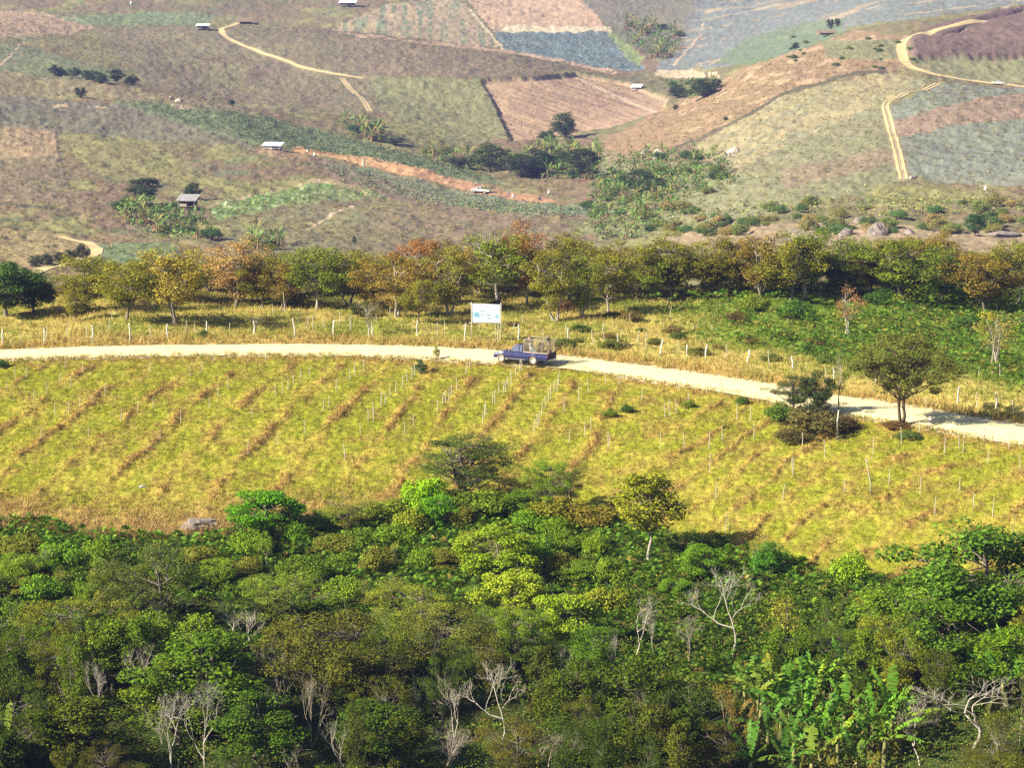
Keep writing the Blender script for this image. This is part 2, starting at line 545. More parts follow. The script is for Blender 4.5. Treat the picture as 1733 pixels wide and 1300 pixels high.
fld([(1205, 108), (1260, 68), (1330, 45), (1430, 28), (1425, 58), (1350, 85), (1280, 108)], [.12, .2, .09], .75)
fld([(1110, 118), (1150, 117), (1215, 122), (1220, 132), (1110, 130)], [.6, .48, .27], .9)
fld([(980, 0), (1150, -20), (1200, -30), (1160, 70), (1110, 100), (1060, 70)], [.18, .18, .14], .6, ymin=1100)
# right hill
m = fld([(1010, 245), (1120, 185), (1230, 128), (1330, 92), (1450, 50), (1540, 62), (1530, 112), (1420, 130), (1330, 158), (1240, 205), (1130, 258), (1040, 290)], [.31, .19, .1], .8)
far = mixc(far, np.broadcast_to(c([.52, .36, .19]), C.shape), (m & (PX > 1150)) * sstep(.54, .68, fbm(XX / 5, YY / 9, 221)) * .8)
fld([(1390, 65), (1520, 68), (1530, 100), (1400, 98)], [.14, .22, .09], .6)
m = fld([(1165, 255), (1250, 202), (1330, 160), (1500, 120), (1575, 140), (1490, 175), (1400, 215), (1250, 285), (1200, 275)], [.40, .34, .16], .8)
far = np.where((m & (vn((PX + PY * 1.9) / 7, (PY * 1.9 - PX) / 90, 231) > .62))[..., None], c([.28, .27, .14]), far)
fld([(1250, 285), (1400, 215), (1490, 175), (1525, 305), (1350, 350), (1180, 385), (1150, 340)], [.25, .26, .13], .7)
fld([(1505, 180), (1580, 142), (1900, 150), (1900, 330), (1540, 300)], [.19, .235, .18], .75)
fld([(1510, 205), (1600, 175), (1733, 155), (1900, 160), (1900, 195), (1733, 198), (1600, 215), (1520, 232)], [.33, .19, .12], .7)
fld([(1320, 290), (1500, 250), (1520, 275), (1330, 320)], [.28, .18, .12], .6)
fld([(1540, 100), (1640, 101), (1900, 97), (1900, 141), (1733, 141), (1620, 135), (1570, 122)], [.24, .25, .11], .85)
far = np.where(inP[..., None], c([.155, .095, .08]) * (.8 + .4 * fb)[..., None], far)
far = np.where((inP & (dline(PX, PY, [(1595, 66), (1622, 60), (1640, 48), (1680, 36), (1733, 23)]) < 2.0))[..., None], c([.36, .26, .17]), far)
fld([(1140, 388), (1300, 380), (1400, 378), (1500, 382), (1733, 392), (1900, 392), (1900, 430), (1100, 430)], [.42, .30, .17], .7, ymax=620)
# valley
m = fld([(185, 170), (300, 176), (450, 196), (600, 236), (720, 268), (860, 308), (800, 311), (620, 274), (420, 240), (300, 206)], [.13, .19, .08], .85)
fld([(1000, 250), (1100, 270), (1220, 290), (1240, 330), (1150, 400), (980, 400), (1020, 330)], [.2, .22, .09], .6)
fld([(528, 270), (640, 289), (800, 329), (930, 346), (1040, 352), (1040, 362), (900, 368), (780, 352), (650, 324), (560, 293)], [.16, .22, .13], .9)
fld([(520, 262), (640, 300), (780, 355), (960, 380), (960, 390), (780, 372), (640, 325), (540, 290)], [.21, .12, .09], .7)
fld([(350, 352), (450, 327), (545, 309), (620, 319), (662, 336), (560, 337), (440, 357), (370, 374)], [.18, .29, .08], .9)
far = np.where((inpoly(PX, PY, [(350, 352), (450, 327), (545, 309), (620, 319), (662, 336), (560, 337), (440, 357), (370, 374)]) & (fc > .84) & (YY > 400))[..., None], c([.5, .55, .28]), far)
fld([(525, 303), (560, 300), (640, 330), (620, 333), (560, 312), (530, 312)], [.55, .42, .2], .7)
fld([(440, 245), (520, 262), (530, 278), (420, 258)], [.4, .24, .13], .7)
fld([(640, 290), (930, 350), (960, 390), (400, 440), (440, 360)], [.19, .15, .09], .4)
DIRT = [(495, 247), (560, 256), (640, 268), (720, 287), (800, 309), (880, 327), (940, 337), (935, 345), (860, 337), (800, 326), (700, 301), (600, 276), (500, 257)]
far = np.where((inpoly(PX, PY + (fb - .5) * 2, DIRT) & (YY > 500) & (YY < 1000))[..., None], mixc(np.broadcast_to(c([.64, .36, .15]), C.shape), np.broadcast_to(c([.38, .20, .11]), C.shape), sstep(640, 800, PX) * .8), far)
bm = inB
furr = vn((PX * .5 - PY * 1.5) / 4, (PX + PY) / 120, 241)
far = np.where(bm[..., None], mixc(np.broadcast_to(c([.50, .33, .18]), C.shape), np.broadcast_to(c([.33, .2, .13]), C.shape), sstep(.5, .75, furr * .7 + fb * .4)), far)
far = np.where((vis & (dline(PX, PY, [(975, 125), (1020, 145), (1075, 170), (1110, 182)]) < 2.6))[..., None], c([.62, .46, .27]), far)
far = np.where((vis & (dline(PX, PY, [(575, 56), (700, 70), (800, 80), (870, 88), (960, 105), (1040, 122)]) < 3.4) & (fb > .4))[..., None], c([.5, .34, .2]), far)
for ln in ([(515, 390), (545, 372), (600, 348)], [(290, 178), (330, 183)], [(90, 178), (180, 180)], [(350, 350), (450, 326), (540, 306)], [(1140, 110), (1185, 60), (1190, 40)], [(0, 110), (40, 70)]):
    far = np.where((vis & (dline(PX, PY, ln) < 1.8) & (fb > .42))[..., None], c([.5, .38, .22]), far)
for ln in ([(95, 225), (100, 260), (118, 320)], [(0, 345), (60, 350), (100, 355)], [(1130, 258), (1240, 206), (1330, 158), (1420, 130), (1500, 118)]):
    far = np.where((vis & (dline(PX, PY, ln) < 2.6))[..., None], c([.09, .08, .05]), far)  # shadow lines along field edges, painted as dark ground colour
far = far * (.78 + .44 * fc)[..., None]
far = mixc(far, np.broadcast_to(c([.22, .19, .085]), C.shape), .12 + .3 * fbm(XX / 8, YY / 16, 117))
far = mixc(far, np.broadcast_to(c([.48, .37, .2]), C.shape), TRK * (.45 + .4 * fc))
far = far * c([.97, .97, 1.22])  # haze painted in: far ground colour tinted bluer
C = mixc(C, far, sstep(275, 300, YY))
C = np.where(onroad[..., None], c([.6, .52, .34]), C)
C = np.clip(C, .01, .9)

nr, nc = Z.shape
V = np.stack([XX, YY, Z], -1).reshape(-1, 3)
ii = (np.arange(nr - 1)[:, None] * nc + np.arange(nc - 1)[None, :]).ravel()
Fq = np.stack([ii, ii + 1, ii + 1 + nc, ii + nc], -1)
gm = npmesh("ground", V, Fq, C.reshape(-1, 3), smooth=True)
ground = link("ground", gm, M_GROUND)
tag(ground, kind="structure")
# the land goes on behind and beside
bx = [(-6000, -200, 33), (6000, -200, 33), (6000, 3200, -60), (-6000, 3200, -60)]

# ------------------------------------------------------------------ road and tracks
xs = np.arange(-82, 62, .4)
yf = far_edge_y(xs); yn = near_edge_y(xs)
sm = lambda a: np.convolve(np.pad(a, 12, mode='edge'), np.ones(25) / 25, 'valid')
yf = sm(yf) + (vn(xs / 1.2, xs * 0, 5) - .5) * .5 ; yn = sm(yn) + (vn(xs / .9, xs * 0, 6) - .5) * .6
K = 9
V = []
for k in range(K):
    f = k / (K - 1)
    z = .10 + .10 * math.sin(math.pi * f) - (.12 if k in (0, K - 1) else 0)
    V.append(np.stack([xs, yn * (1 - f) + yf * f, np.full_like(xs, z) + .03 * (vn(xs / 2, xs * 0 + k, 9) - .5)], -1))
V = np.concatenate(V)
n = len(xs)
ii = (np.arange(K - 1)[:, None] * n + np.arange(n - 1)[None]).ravel()
road = link("dirt_road", npmesh("dirt_road", V, np.stack([ii, ii + 1, ii + 1 + n, ii + n], -1), smooth=True), M_ROAD)
tag(road, kind="structure")


for x, y, width, two in TPATH:
    q_ = np.arange(len(x)) * 1.2
    dx = np.gradient(x); dy = np.gradient(y); m = np.hypot(dx, dy) + 1e-9
    nx, ny = -dy / m, dx / m
    offs = [(-.5, -.5 + .32), (.18, .5)] if two else [(-.5, .5)]
    VV = []; FF = []
    for a, b in offs:
        base = sum(len(v_) for v_ in VV)
        for k in range(5):
            f = a + (b - a) * k / 4 + .10 * (vn(q_ / 5, q_ * 0 + k * .3, 17) - .5)
            X_ = x + nx * width * f; Y_ = y + ny * width * f
            VV.append(np.stack([X_, Y_, zat(X_, Y_) + .12], -1))
        nn = len(x)
        i = (np.arange(4)[:, None] * nn + np.arange(nn - 1)[None]).ravel() + base
        FF.append(np.stack([i, i + 1, i + 1 + nn, i + nn], -1))
    tag(link("dirt_track", npmesh("dirt_track", np.concatenate(VV), np.concatenate(FF), smooth=True), M_TRACK), kind="structure")


# ------------------------------------------------------------------ plant builders
def tubes(paths):
    """paths: list of (pts (n,3), radii (n), sides)"""
    VV = []; FF = []; b = 0
    for P, r, k in paths:
        P = np.asarray(P, float); n = len(P)
        T = np.gradient(P, axis=0); T /= (np.linalg.norm(T, axis=1, keepdims=True) + 1e-9)
        ref = np.array([0, 0, 1.0]) if abs(T[0, 2]) < .8 else np.array([1.0, 0, 0])
        A = np.cross(T, ref); A /= (np.linalg.norm(A, axis=1, keepdims=True) + 1e-9)
        B = np.cross(T, A)
        ang = np.arange(k) * 2 * math.pi / k
        ring = P[:, None] + np.asarray(r)[:, None, None] * (np.cos(ang)[None, :, None] * A[:, None] + np.sin(ang)[None, :, None] * B[:, None])
        VV.append(ring.reshape(-1, 3))
        i = np.arange(n - 1)[:, None] * k + np.arange(k)[None]
        j = np.arange(n - 1)[:, None] * k + (np.arange(k)[None] + 1) % k
        FF.append(np.stack([i, j, j + k, i + k], -1).reshape(-1, 4) + b)
        b += n * k
    return np.concatenate(VV), np.concatenate(FF)


def leafquads(P, L, W, rg, up=.6, cvar=.7, warm=.14, out=None):
    n = len(P)
    nrm = rg.normal(size=(n, 3)); nrm[:, 2] = np.abs(nrm[:, 2]) + up
    if out is not None:
        nrm += out * .8
    nrm /= np.linalg.norm(nrm, axis=1, keepdims=True)
    a = rg.normal(size=(n, 3)); a -= (a * nrm).sum(1, keepdims=True) * nrm; a /= (np.linalg.norm(a, axis=1, keepdims=True) + 1e-9)
    b = np.cross(nrm, a)
    s = rg.uniform(.65, 1.3, (n, 1))
    V = np.stack([P + a * L * s, P + b * W * s, P - a * L * s, P - b * W * s], 1).reshape(-1, 3)
    Fq = np.arange(4 * n).reshape(-1, 4)
    br = 1 + cvar * (rg.random((n, 1)) - .5) * 2 * .8
    hue = rg.random((n, 1))
    cc = np.concatenate([br * (1 + warm * (hue - .4)), br, br * (1 - .3 * hue)], 1)
    return V, Fq, np.repeat(cc, 4, 0)


def curve(a, b, bend, n=6, rg=None, jit=.0):
    t = np.linspace(0, 1, n)[:, None]
    mid = (a + b) / 2 + bend
    P = (1 - t) ** 2 * a + 2 * t * (1 - t) * mid + t * t * b
    if rg is not None and jit:
        P[1:-1] += rg.normal(size=(n - 2, 3)) * jit
    return P


def make_tree(name, seed, H, Rr, base, ncl, nleaf, L, W, style="round", trunk_r=.13, ntr=1, cl=.55, flatz=.6, lean=.0):
    rg = np.random.default_rng(seed)
    root = empty(name)
    paths = []
    cen = []
    tz = (base + H) / 2; rz = (H - base) / 2
    for i in range(ncl):
        while True:
            d = rg.uniform(-1, 1, 3)
            q = np.linalg.norm(d)
            if q < 1 and (q > .45 or rg.random() < .35):
                break
        if style == "vase":
            f = (d[2] + 1) / 2
            d[:2] *= .55 + .6 * f
        if style == "flat":
            d[2] = round((d[2] * 2.2)) / 2.2 + rg.normal() * .05
            d[:2] *= 1.05 - .25 * abs(d[2])
        if style == "cone":
            f = (d[2] + 1) / 2
            d[:2] *= 1.15 - .95 * f
        p = np.array([d[0] * Rr, d[1] * Rr, tz + d[2] * rz * .92])
        p[:2] *= 1 + .22 * math.sin(3 * math.atan2(p[1], p[0]) + seed)
        cen.append(p)
    cen = np.array(cen)
    trunks = []
    for k in range(ntr):
        a0 = rg.uniform(0, 6.28)
        off = np.array([math.cos(a0), math.sin(a0), 0]) * (0.12 if ntr > 1 else 0)
        top = np.array([lean + rg.normal() * Rr * .12, rg.normal() * Rr * .12, base + (H - base) * .72])
        if ntr > 1: top[:2] += off[:2] * 6 * Rr / 2
        P = curve(off, top, rg.normal(size=3) * [.25, .25, 0], 9, rg, .05)
        r = np.linspace(trunk_r, trunk_r * .3, 9) * np.linspace(1.25, 1, 9) ** .5
        r[0] *= 1.5
        paths.append((P, r, 7)); trunks.append(P)
    for i, p in enumerate(cen):
        T = trunks[i % ntr]
        hmax = min(p[2] - .1, T[-1, 2])
        h0 = max(base * .62, hmax - rg.uniform(.3, .9) * (1.0 + .5 * np.hypot(*p[:2])))
        j = int(np.clip(np.searchsorted(T[:, 2], h0), 1, len(T) - 1))
        s = T[j]
        if i % 3 < 2 or style == "flat":
            P = curve(s, p, np.array([0, 0, rg.uniform(-.25, .1) * 1.2]), 6, rg, .07)
            rr = trunk_r * rg.uniform(.28, .45)
            paths.append((P, np.linspace(rr, rr * .25, 6), 4))
            for q in range(2):
                e = p + rg.normal(size=3) * cl * .9
                paths.append((curve(P[3], e, rg.normal(size=3) * .1, 4), np.linspace(rr * .4, .008, 4), 3))
    TV, TF = tubes(paths)
    tm = npmesh("trunk", TV, TF, smooth=True)
    t = link("trunk", tm, M_BARK, root, (.3, .25, .2))
    per = rg.dirichlet(np.ones(ncl) * 3) * nleaf
    LP = []; LO = []
    for p, k in zip(cen, per):
        k = int(k)
        g = rg.normal(size=(k, 3)); g /= (np.linalg.norm(g, axis=1, keepdims=True) + 1e-6)
        rad = rg.uniform(.35, 1.0, (k, 1)) ** .6 * cl * rg.uniform(.75, 1.25)
        LP.append(p + g * rad * [1.15, 1.15, flatz]); LO.append(g)
    LP = np.concatenate(LP); LO = np.concatenate(LO)
    V_, F_, c_ = leafquads(LP, L, W, rg, out=LO)
    cm = npmesh("crown", V_, F_, c_)
    cr = link("crown", cm, M_LEAF, root, (.1, .15, .04))
    KIDS[root.name] = [t, cr]
    root["H"] = H; root["R"] = Rr
    return root


def make_bare(name, seed, H, spread, depth=5, r0=.11, leafy=0):
    rg = np.random.default_rng(seed)
    root = empty(name)
    tr = []; br = []; tips = []

    def grow(p, d, L, r, lev):
        d = d / np.linalg.norm(d)
        n = 5
        P = [p]; dd = d.copy()
        for i in range(n - 1):
            dd = dd + rg.normal(size=3) * .13 + np.array([0, 0, .04]); dd /= np.linalg.norm(dd)
            P.append(P[-1] + dd * L / (n - 1))
        P = np.array(P)
        (tr if lev <= 1 else br).append((P, np.linspace(r, r * .62, n), 6 if lev < 2 else (4 if lev < 4 else 3)))
        if lev >= depth:
            tips.append(P[-1]); return
        kids = 3 if rg.random() < .45 else 2
        for k in range(kids):
            nd = dd + rg.normal(size=3) * spread
            nd[2] = max(nd[2], -.15) + .12
            grow(P[-1] if k < 2 else P[2], nd, L * rg.uniform(.62, .86), r * .62 * (1 if k else 1.05), lev + 1)
    grow(np.zeros(3), np.array([rg.normal() * .12, rg.normal() * .1, 1]), H * .33, r0, 0)
    TV, TF = tubes(tr); t = link("trunk", npmesh("trunk", TV, TF, smooth=True), M_BARK, root, (.55, .5, .43))
    BV, BF = tubes(br); b = link("branches", npmesh("branches", BV, BF, smooth=True), M_BARK, root, (.55, .5, .43))
    KIDS[root.name] = [t, b]
    allz = max(TV[:, 2].max(), BV[:, 2].max())
    root["H"] = float(allz); root["R"] = float(np.abs(BV[:, :2]).max())
    if leafy:
        tp = np.array(tips)
        P = tp[rg.integers(0, len(tp), leafy)] + rg.normal(size=(leafy, 3)) * .22
        v, f, cc = leafquads(P, .07, .04, rg)
        l = link("crown", npmesh("crown", v, f, cc), M_LEAF, root, (.2, .2, .06))
        KIDS[root.name].append(l)
    return root


def make_bush(name, seed, H, Rr, nleaf, L, W, ncl=26, stems=8):
    rg = np.random.default_rng(seed)
    root = empty(name)
    cen = []
    for i in range(ncl):
        a = rg.uniform(0, 6.28); q = math.sqrt(rg.random()) * .85
        zt = H * (.25 + .6 * rg.random() ** .7) * (1 - .45 * q * q)
        cen.append([math.cos(a) * q * Rr, math.sin(a) * q * Rr, zt])
    cen = np.array(cen)
    paths = []
    for i in range(stems):
        e = cen[i % ncl] * [1, 1, 1.0]; e[2] = max(e[2], H * .5)
        paths.append((curve(np.array([rg.normal() * .08, rg.normal() * .08, 0]), e, rg.normal(size=3) * .1, 6), np.linspace(.035, .012, 6), 4))
    TV, TF = tubes(paths)
    t = link("stems", npmesh("stems", TV, TF), M_BARK, root, (.28, .22, .15))
    LP = []; LO = []
    for p in cen:
        k = nleaf // ncl
        g = rg.normal(size=(k, 3)); g /= (np.linalg.norm(g, axis=1, keepdims=True) + 1e-6)
        LP.append(p + g * rg.uniform(.3, 1, (k, 1)) ** .5 * Rr * .36 * [1, 1, .8]); LO.append(g)
    LP = np.concatenate(LP); LP[:, 2] = np.abs(LP[:, 2]) + .02
    v, f, cc = leafquads(LP, L, W, rg, out=np.concatenate(LO))
    l = link("foliage", npmesh("foliage", v, f, cc), M_LEAF, root, (.1, .15, .04))
    KIDS[root.name] = [t, l]
    root["H"] = H; root["R"] = Rr
    return root


def make_banana(name, seed, H=3.2, nl=9):
    rg = np.random.default_rng(seed)
    root = empty(name)
    hs = H * .48
    P = np.array([[0, 0, 0], [.03, 0, hs * .5], [.02, .02, hs]])
    V1, F1 = tubes([(P, [.13, .10, .07], 8)])
    st = link("stem", npmesh("stem", V1, F1, smooth=True), M_BARK, root, (.25, .24, .09))
    VV = []; FF = []; CC = []; b = 0
    for i in range(nl):
        az = i * 2.4 + rg.normal() * .3
        dead = i >= nl - 3
        el = math.radians(rg.uniform(50, 86)) if i < nl * .6 else math.radians(rg.uniform(20, 50))
        Ln = H * rg.uniform(.5, .68); wid = rg.uniform(.15, .24) * H / 3.2
        n = 14
        p = np.array([0, 0, hs * rg.uniform(.9, 1.02)]); d = np.array([math.cos(az) * math.cos(el), math.sin(az) * math.cos(el), math.sin(el)])
        if dead: d[2] = .1; p = np.array([0, 0, hs * .85])
        side = np.array([-math.sin(az), math.cos(az), 0])
        pts = [p]
        for k in range(n):
            d = d + np.array([0, 0, -.075 - (.16 if dead else 0)]); d /= np.linalg.norm(d)
            pts.append(pts[-1] + d * Ln / n)
        pts = np.array(pts)
        base = np.array([1.35, .62, 1.1]) * rg.uniform(.6, 1.1) if dead else np.array([1, 1, 1]) * rg.uniform(.75, 1.25)
        if not dead and rg.random() < .25: base = base * [1.5, 1.1, .9]
        for sg in (-1, 1):
            for k in range(2, n):
                w0 = wid * math.sin(math.pi * min(1, (k - 1.2) / (n - 1))) ** .5 * (1.0 if k < n - 1 else .5)
                if rg.random() < .13: continue
                dr = rg.uniform(-.04, .14) if not dead else .18
                gap = .0 if rg.random() < .35 else .22
                a = pts[k] + (pts[k + 1] - pts[k]) * gap; c2 = pts[k + 1]
                T = (pts[k + 1] - pts[k]) / np.linalg.norm(pts[k + 1] - pts[k])
                up = np.cross(side, T) * -1
                o = (side * sg * .93 + T * .25) * w0 + np.array([0, 0, -dr - .25 * w0 + .0])
                q = np.array([a, c2, c2 + o, a + o])
                if k == n - 1: q[2] = c2 + T * .05
                VV.append(q); FF.append([b, b + 1, b + 2, b + 3]); b += 4
                CC.append(np.tile(base * rg.uniform(.85, 1.15), (4, 1)))
    lf = link("leaves", npmesh("leaves", np.concatenate(VV), np.array(FF), np.concatenate(CC)), M_LEAF, root, (.13, .27, .04))
    KIDS[root.name] = [st, lf]
    root["H"] = H; root["R"] = H * .5
    return root


PARK = []


def proto(o):
    PARK.append(o)
    return o


USED = set()


def put(pr, loc, h=None, r=None, color=None, bark=None, rz=None, sink=.05):
    """first use moves the prototype itself, later uses copy it"""
    if pr.name in USED:
        o = pr.copy(); COL.objects.link(o)
        for ch in KIDS[pr.name]:
            cc = ch.copy(); COL.objects.link(cc); cc.parent = o
            KIDS.setdefault("#" + o.name, []).append(cc)
        kids = KIDS["#" + o.name]
    else:
        USED.add(pr.name); o = pr; kids = KIDS[pr.name]
    sz = (h / o["H"]) if h else 1
    sx = (r / o["R"]) if r else sz
    o.location = (loc[0], loc[1], loc[2] - sink)
    o.scale = (sx, sx, sz)
    o.rotation_euler = (0, 0, R.uniform(0, 6.28) if rz is None else rz)
    for k in kids:
        nm = k.name.split(".")[0]
        if nm in ("crown", "foliage", "leaves") and color: k.color = (*color, 1)
        if nm in ("trunk", "stems", "branches", "stem") and bark: k.color = (*bark, 1)
    return o


def ordw(n):
    s = ["", "first", "second", "third", "fourth", "fifth", "sixth", "seventh", "eighth", "ninth", "tenth", "eleventh", "twelfth",
         "thirteenth", "fourteenth", "fifteenth", "sixteenth", "seventeenth", "eighteenth", "nineteenth"]
    if n < 20: return s[n]
    tens = {2: "twenty", 3: "thirty", 4: "forty", 5: "fifty", 6: "sixty", 7: "seventy", 8: "eighty", 9: "ninety"}
    tth = {2: "twentieth", 3: "thirtieth", 4: "fortieth", 5: "fiftieth", 6: "sixtieth", 7: "seventieth", 8: "eightieth", 9: "ninetieth"}
    if n < 100: return tth[n // 10] if n % 10 == 0 else tens[n // 10] + "-" + s[n % 10]
    return str(n) + "th"


PENDING = {}


def later(o, group, text, cat):
    """number the members of a group from the left once all stand"""
    PENDING.setdefault((group, text, cat), []).append(o)


def pxof(o):
    l = o.location
    return float(project(l[0], l[1], l[2] + .5)[0])


def flush_labels():
    for (g, text, cat), lst in PENDING.items():
        lst.sort(key=pxof)
        for i, o in enumerate(lst):
            lab = text if len(lst) == 1 else text + ", " + ordw(i + 1) + " from the left"
            tag(o, lab, cat, g)


# prototypes
orch = [proto(make_tree("orchard_tree", 100 + i, 6.3, 2.2, .85, 66, 10500, .07, .037, "vase", .085, 2 if i % 2 else 1, .55, .8)) for i in range(6)]
sparse = [proto(make_tree("orchard_tree", 140 + i, 4.5, 1.6, 1.5, 22, 1100, .07, .035, "vase", .07, 2, .5, .8)) for i in range(2)]
broad = [proto(make_tree("broadleaf_tree", 200 + i, 5.0, 2.2, .9, 52, 13500, .075, .047, "round", .12, 1, .58, .65)) for i in range(4)]
airy = [proto(make_tree("airy_tree", 300 + i, 6.0, 2.8, 1.2, 66, 15000, .05, .026, "round", .11, 1 + i % 2, .55, .55)) for i in range(4)]
flatt = [proto(make_tree("spreading_tree", 400 + i, 5.5, 2.8, 1.9, 60, 13000, .055, .03, "flat", .13, 1, .6, .28)) for i in range(3)]
dense = [proto(make_tree("dense_tree", 500 + i, 4.2, 1.9, .4, 70, 14000, .06, .04, "round", .12, 1, .48, .8)) for i in range(3)]
bare = [proto(make_bare("bare_tree", 600 + i, 5.0, .44 + .06 * (i % 3), 7, .07)) for i in range(6)]
tallbare = [proto(make_bare("bare_tree", 630 + i, 6.0, .28, 6, .055)) for i in range(3)]
lowspread = [proto(make_tree("spreading_tree", 450, 5.0, 2.8, .7, 90, 20000, .05, .028, "flat", .12, 2, .55, .4))]
roadtree = [proto(make_tree("spreading_tree", 461, 6.6, 3.8, 2.2, 120, 30000, .065, .035, "round", .12, 2, .55, .6, .3))]
slender = [proto(make_tree("slender_tree", 471, 6.0, 1.5, 2.3, 56, 5600, .085, .05, "round", .07, 1, .45, .8))]
twiggy = [proto(make_bare("twiggy_tree", 650 + i, 4.0, .34, 6, .05, 1600)) for i in range(3)]
bush = [proto(make_bush("bush", 700 + i, 1.8, 1.4, 4200, .07, .04)) for i in range(5)]
banana = [proto(make_banana("banana_plant", 800 + i, 3.2, 9 + i % 3)) for i in range(5)]
conifer = [proto(make_tree("conical_sapling", 900, 1.4, .45, .1, 30, 1500, .06, .015, "cone", .03, 1, .16, .7))]

# ------------------------------------------------------------------ tree row on the ridge
OLV = (.28, .27, .03); GRN = (.22, .28, .03); BRN = (.32, .235, .04); RED = (.42, .20, .06); TAN = (.52, .33, .13); DKG = (.08, .16, .03); YEL = (.42, .34, .05)
PALEB = (.36, .32, .27); DKB = (.2, .17, .14)
ROW = [  # px, top row, base row, crown width px, colour, bark
    (10, 448, 535, 120, DKG, DKB), (55, 470, 532, 90, DKG, DKB), (140, 435, 528, 130, OLV, DKB), (128, 490, 543, 60, OLV, DKB), (215, 440, 541, 130, OLV, DKB),
    (300, 412, 551, 130, YEL, DKB), (262, 425, 522, 80, GRN, DKB), (400, 410, 520, 120, TAN, PALEB), (445, 445, 520, 90, OLV, DKB), (480, 450, 522, 80, BRN, DKB),
    (537, 410, 523, 115, GRN, PALEB), (590, 425, 515, 110, OLV, DKB), (625, 440, 528, 90, BRN, DKB), (672, 430, 536, 110, BRN, PALEB), (712, 405, 520, 90, RED, PALEB),
    (760, 425, 535, 110, OLV, PALEB), (708, 470, 545, 70, OLV, DKB), (848, 392, 518, 130, GRN, PALEB), (892, 387, 516, 100, RED, PALEB), (940, 430, 543, 105, OLV, PALEB), (965, 395, 510, 90, OLV, DKB),
    (985, 435, 538, 80, GRN, PALEB), (1030, 425, 530, 100, OLV, PALEB), (1080, 425, 505, 100, OLV, DKB), (1137, 402, 505, 120, OLV, PALEB), (1200, 400, 505, 120, OLV, DKB), (1240, 410, 500, 90, BRN, DKB),
    (1288, 405, 505, 110, BRN, PALEB), (1338, 395, 512, 130, OLV, DKB), (1367, 388, 505, 110, GRN, PALEB), (1430, 405, 502, 120, GRN, DKB), (1543, 410, 527, 150, GRN, DKB), (1595, 425, 512, 110, (.13, .25, .03), DKB),
    (1500, 405, 500, 110, OLV, DKB), (1668, 425, 535, 150, BRN, DKB), (1718, 410, 515, 110, OLV, DKB), (1590, 395, 498, 90, BRN, DKB)]
i = 0
for (px, t, b, wd, colr, bk) in ROW:
    p = hit(px, b)
    top = ZC + p[1] * float(tval(t - R.uniform(2, 12))); h = top - p[2]
    r = wd / 2 / F * p[1] * 1.0
    pr = (broad[i % 4] if colr is DKG else orch[i % 6])
    cs = tuple(v_ * (.82 if px > 1050 else .92) for v_ in colr)
    o = put(pr, p, h * 1.02, r, cs, bk)
    nm = {OLV: "olive leafy", GRN: "green leafy", BRN: "brown leafy", RED: "reddish leafy", TAN: "pinkish tan leafy", DKG: "dark green", YEL: "yellow-green leafy"}.get(colr, "bright green")
    later(o, "trees in the row along the ridge", nm + " tree in the front of the ridge row", "tree")
    i += 1
for k in range(62):   # trees standing behind the front ones
    px = -120 + k * 32 + R.uniform(-9, 9)
    y = R.uniform(251, 262)
    x = (px - 866.5) / F * y * 1.0
    colr = R.choice([OLV, OLV, BRN, BRN, GRN, (.27, .19, .04), (.2, .18, .03)])
    if px < 90: colr = DKG
    tops = np.interp(px, [-120, 0, 60, 150, 300, 600, 850, 1100, 1400, 1733, 1900], [465, 462, 475, 448, 425, 425, 408, 414, 402, 408, 408]) + R.uniform(-14, 24)
    z = float(zat(x, y)); h = ZC + y * float(tval(tops)) - z
    o = put(orch[(k * 5) % 6], (x, y, z), h, R.uniform(2.1, 2.7), colr, DKB)
    later(o, "trees in the row along the ridge", "tree in the dim rear rank of the ridge row", "tree")
for (px, t, b, wd, colr) in [(627, 500, 568, 60, (.25, .2, .08)), (1438, 485, 570, 62, (.42, .22, .11)), (1688, 520, 625, 95, YEL), (1678, 530, 630, 60, OLV), (430, 525, 560, 50, OLV)]:
    p = hit(px, b); h = ZC + p[1] * float(tval(t)) - p[2]
    o = put(sparse[i % 2], p, h, wd / 2 / F * p[1], colr, PALEB); i += 1
    later(o, "thin young trees beyond the road", "thin sparse young tree standing in the grass beyond the road", "tree")
for (px, py, wpx, colr) in [(952, 528, 45, (.2, .11, .05)), (1245, 548, 50, (.18, .13, .05)), (615, 535, 50, (.08, .1, .03)), (1275, 525, 60, GRN), (1490, 515, 60, DKG), (1640, 560, 60, DKG), (1720, 560, 60, DKG), (1350, 540, 70, (.09, .19, .03)), (500, 515, 40, OLV), (840, 525, 40, (.13, .1, .04))]:
    p = hit(px, py); r = wpx / 2 / F * p[1]
    o = put(bush[i % 5], p, r * 1.0, r, colr); i += 1
    later(o, "bushes beyond the road", "low rounded bush growing beyond the road", "bush")
for k in range(34):
    px = R.uniform(860, 1733); py = R.uniform(535, 600) + max(0, (px - 1100) * .07)
    p = hit(px, py)
    if p[1] < far_edge_y(p[0]) + 3: continue
    r = R.uniform(.5, 1.3)
    o = put(bush[k % 5], p, r * .8, r, R.choice([(.2, .22, .05), (.14, .2, .035), (.26, .2, .07), (.1, .16, .03)]))
    later(o, "olive shrubs on the slope beyond the road", "small olive shrub in the grass above the road's right half", "shrub")
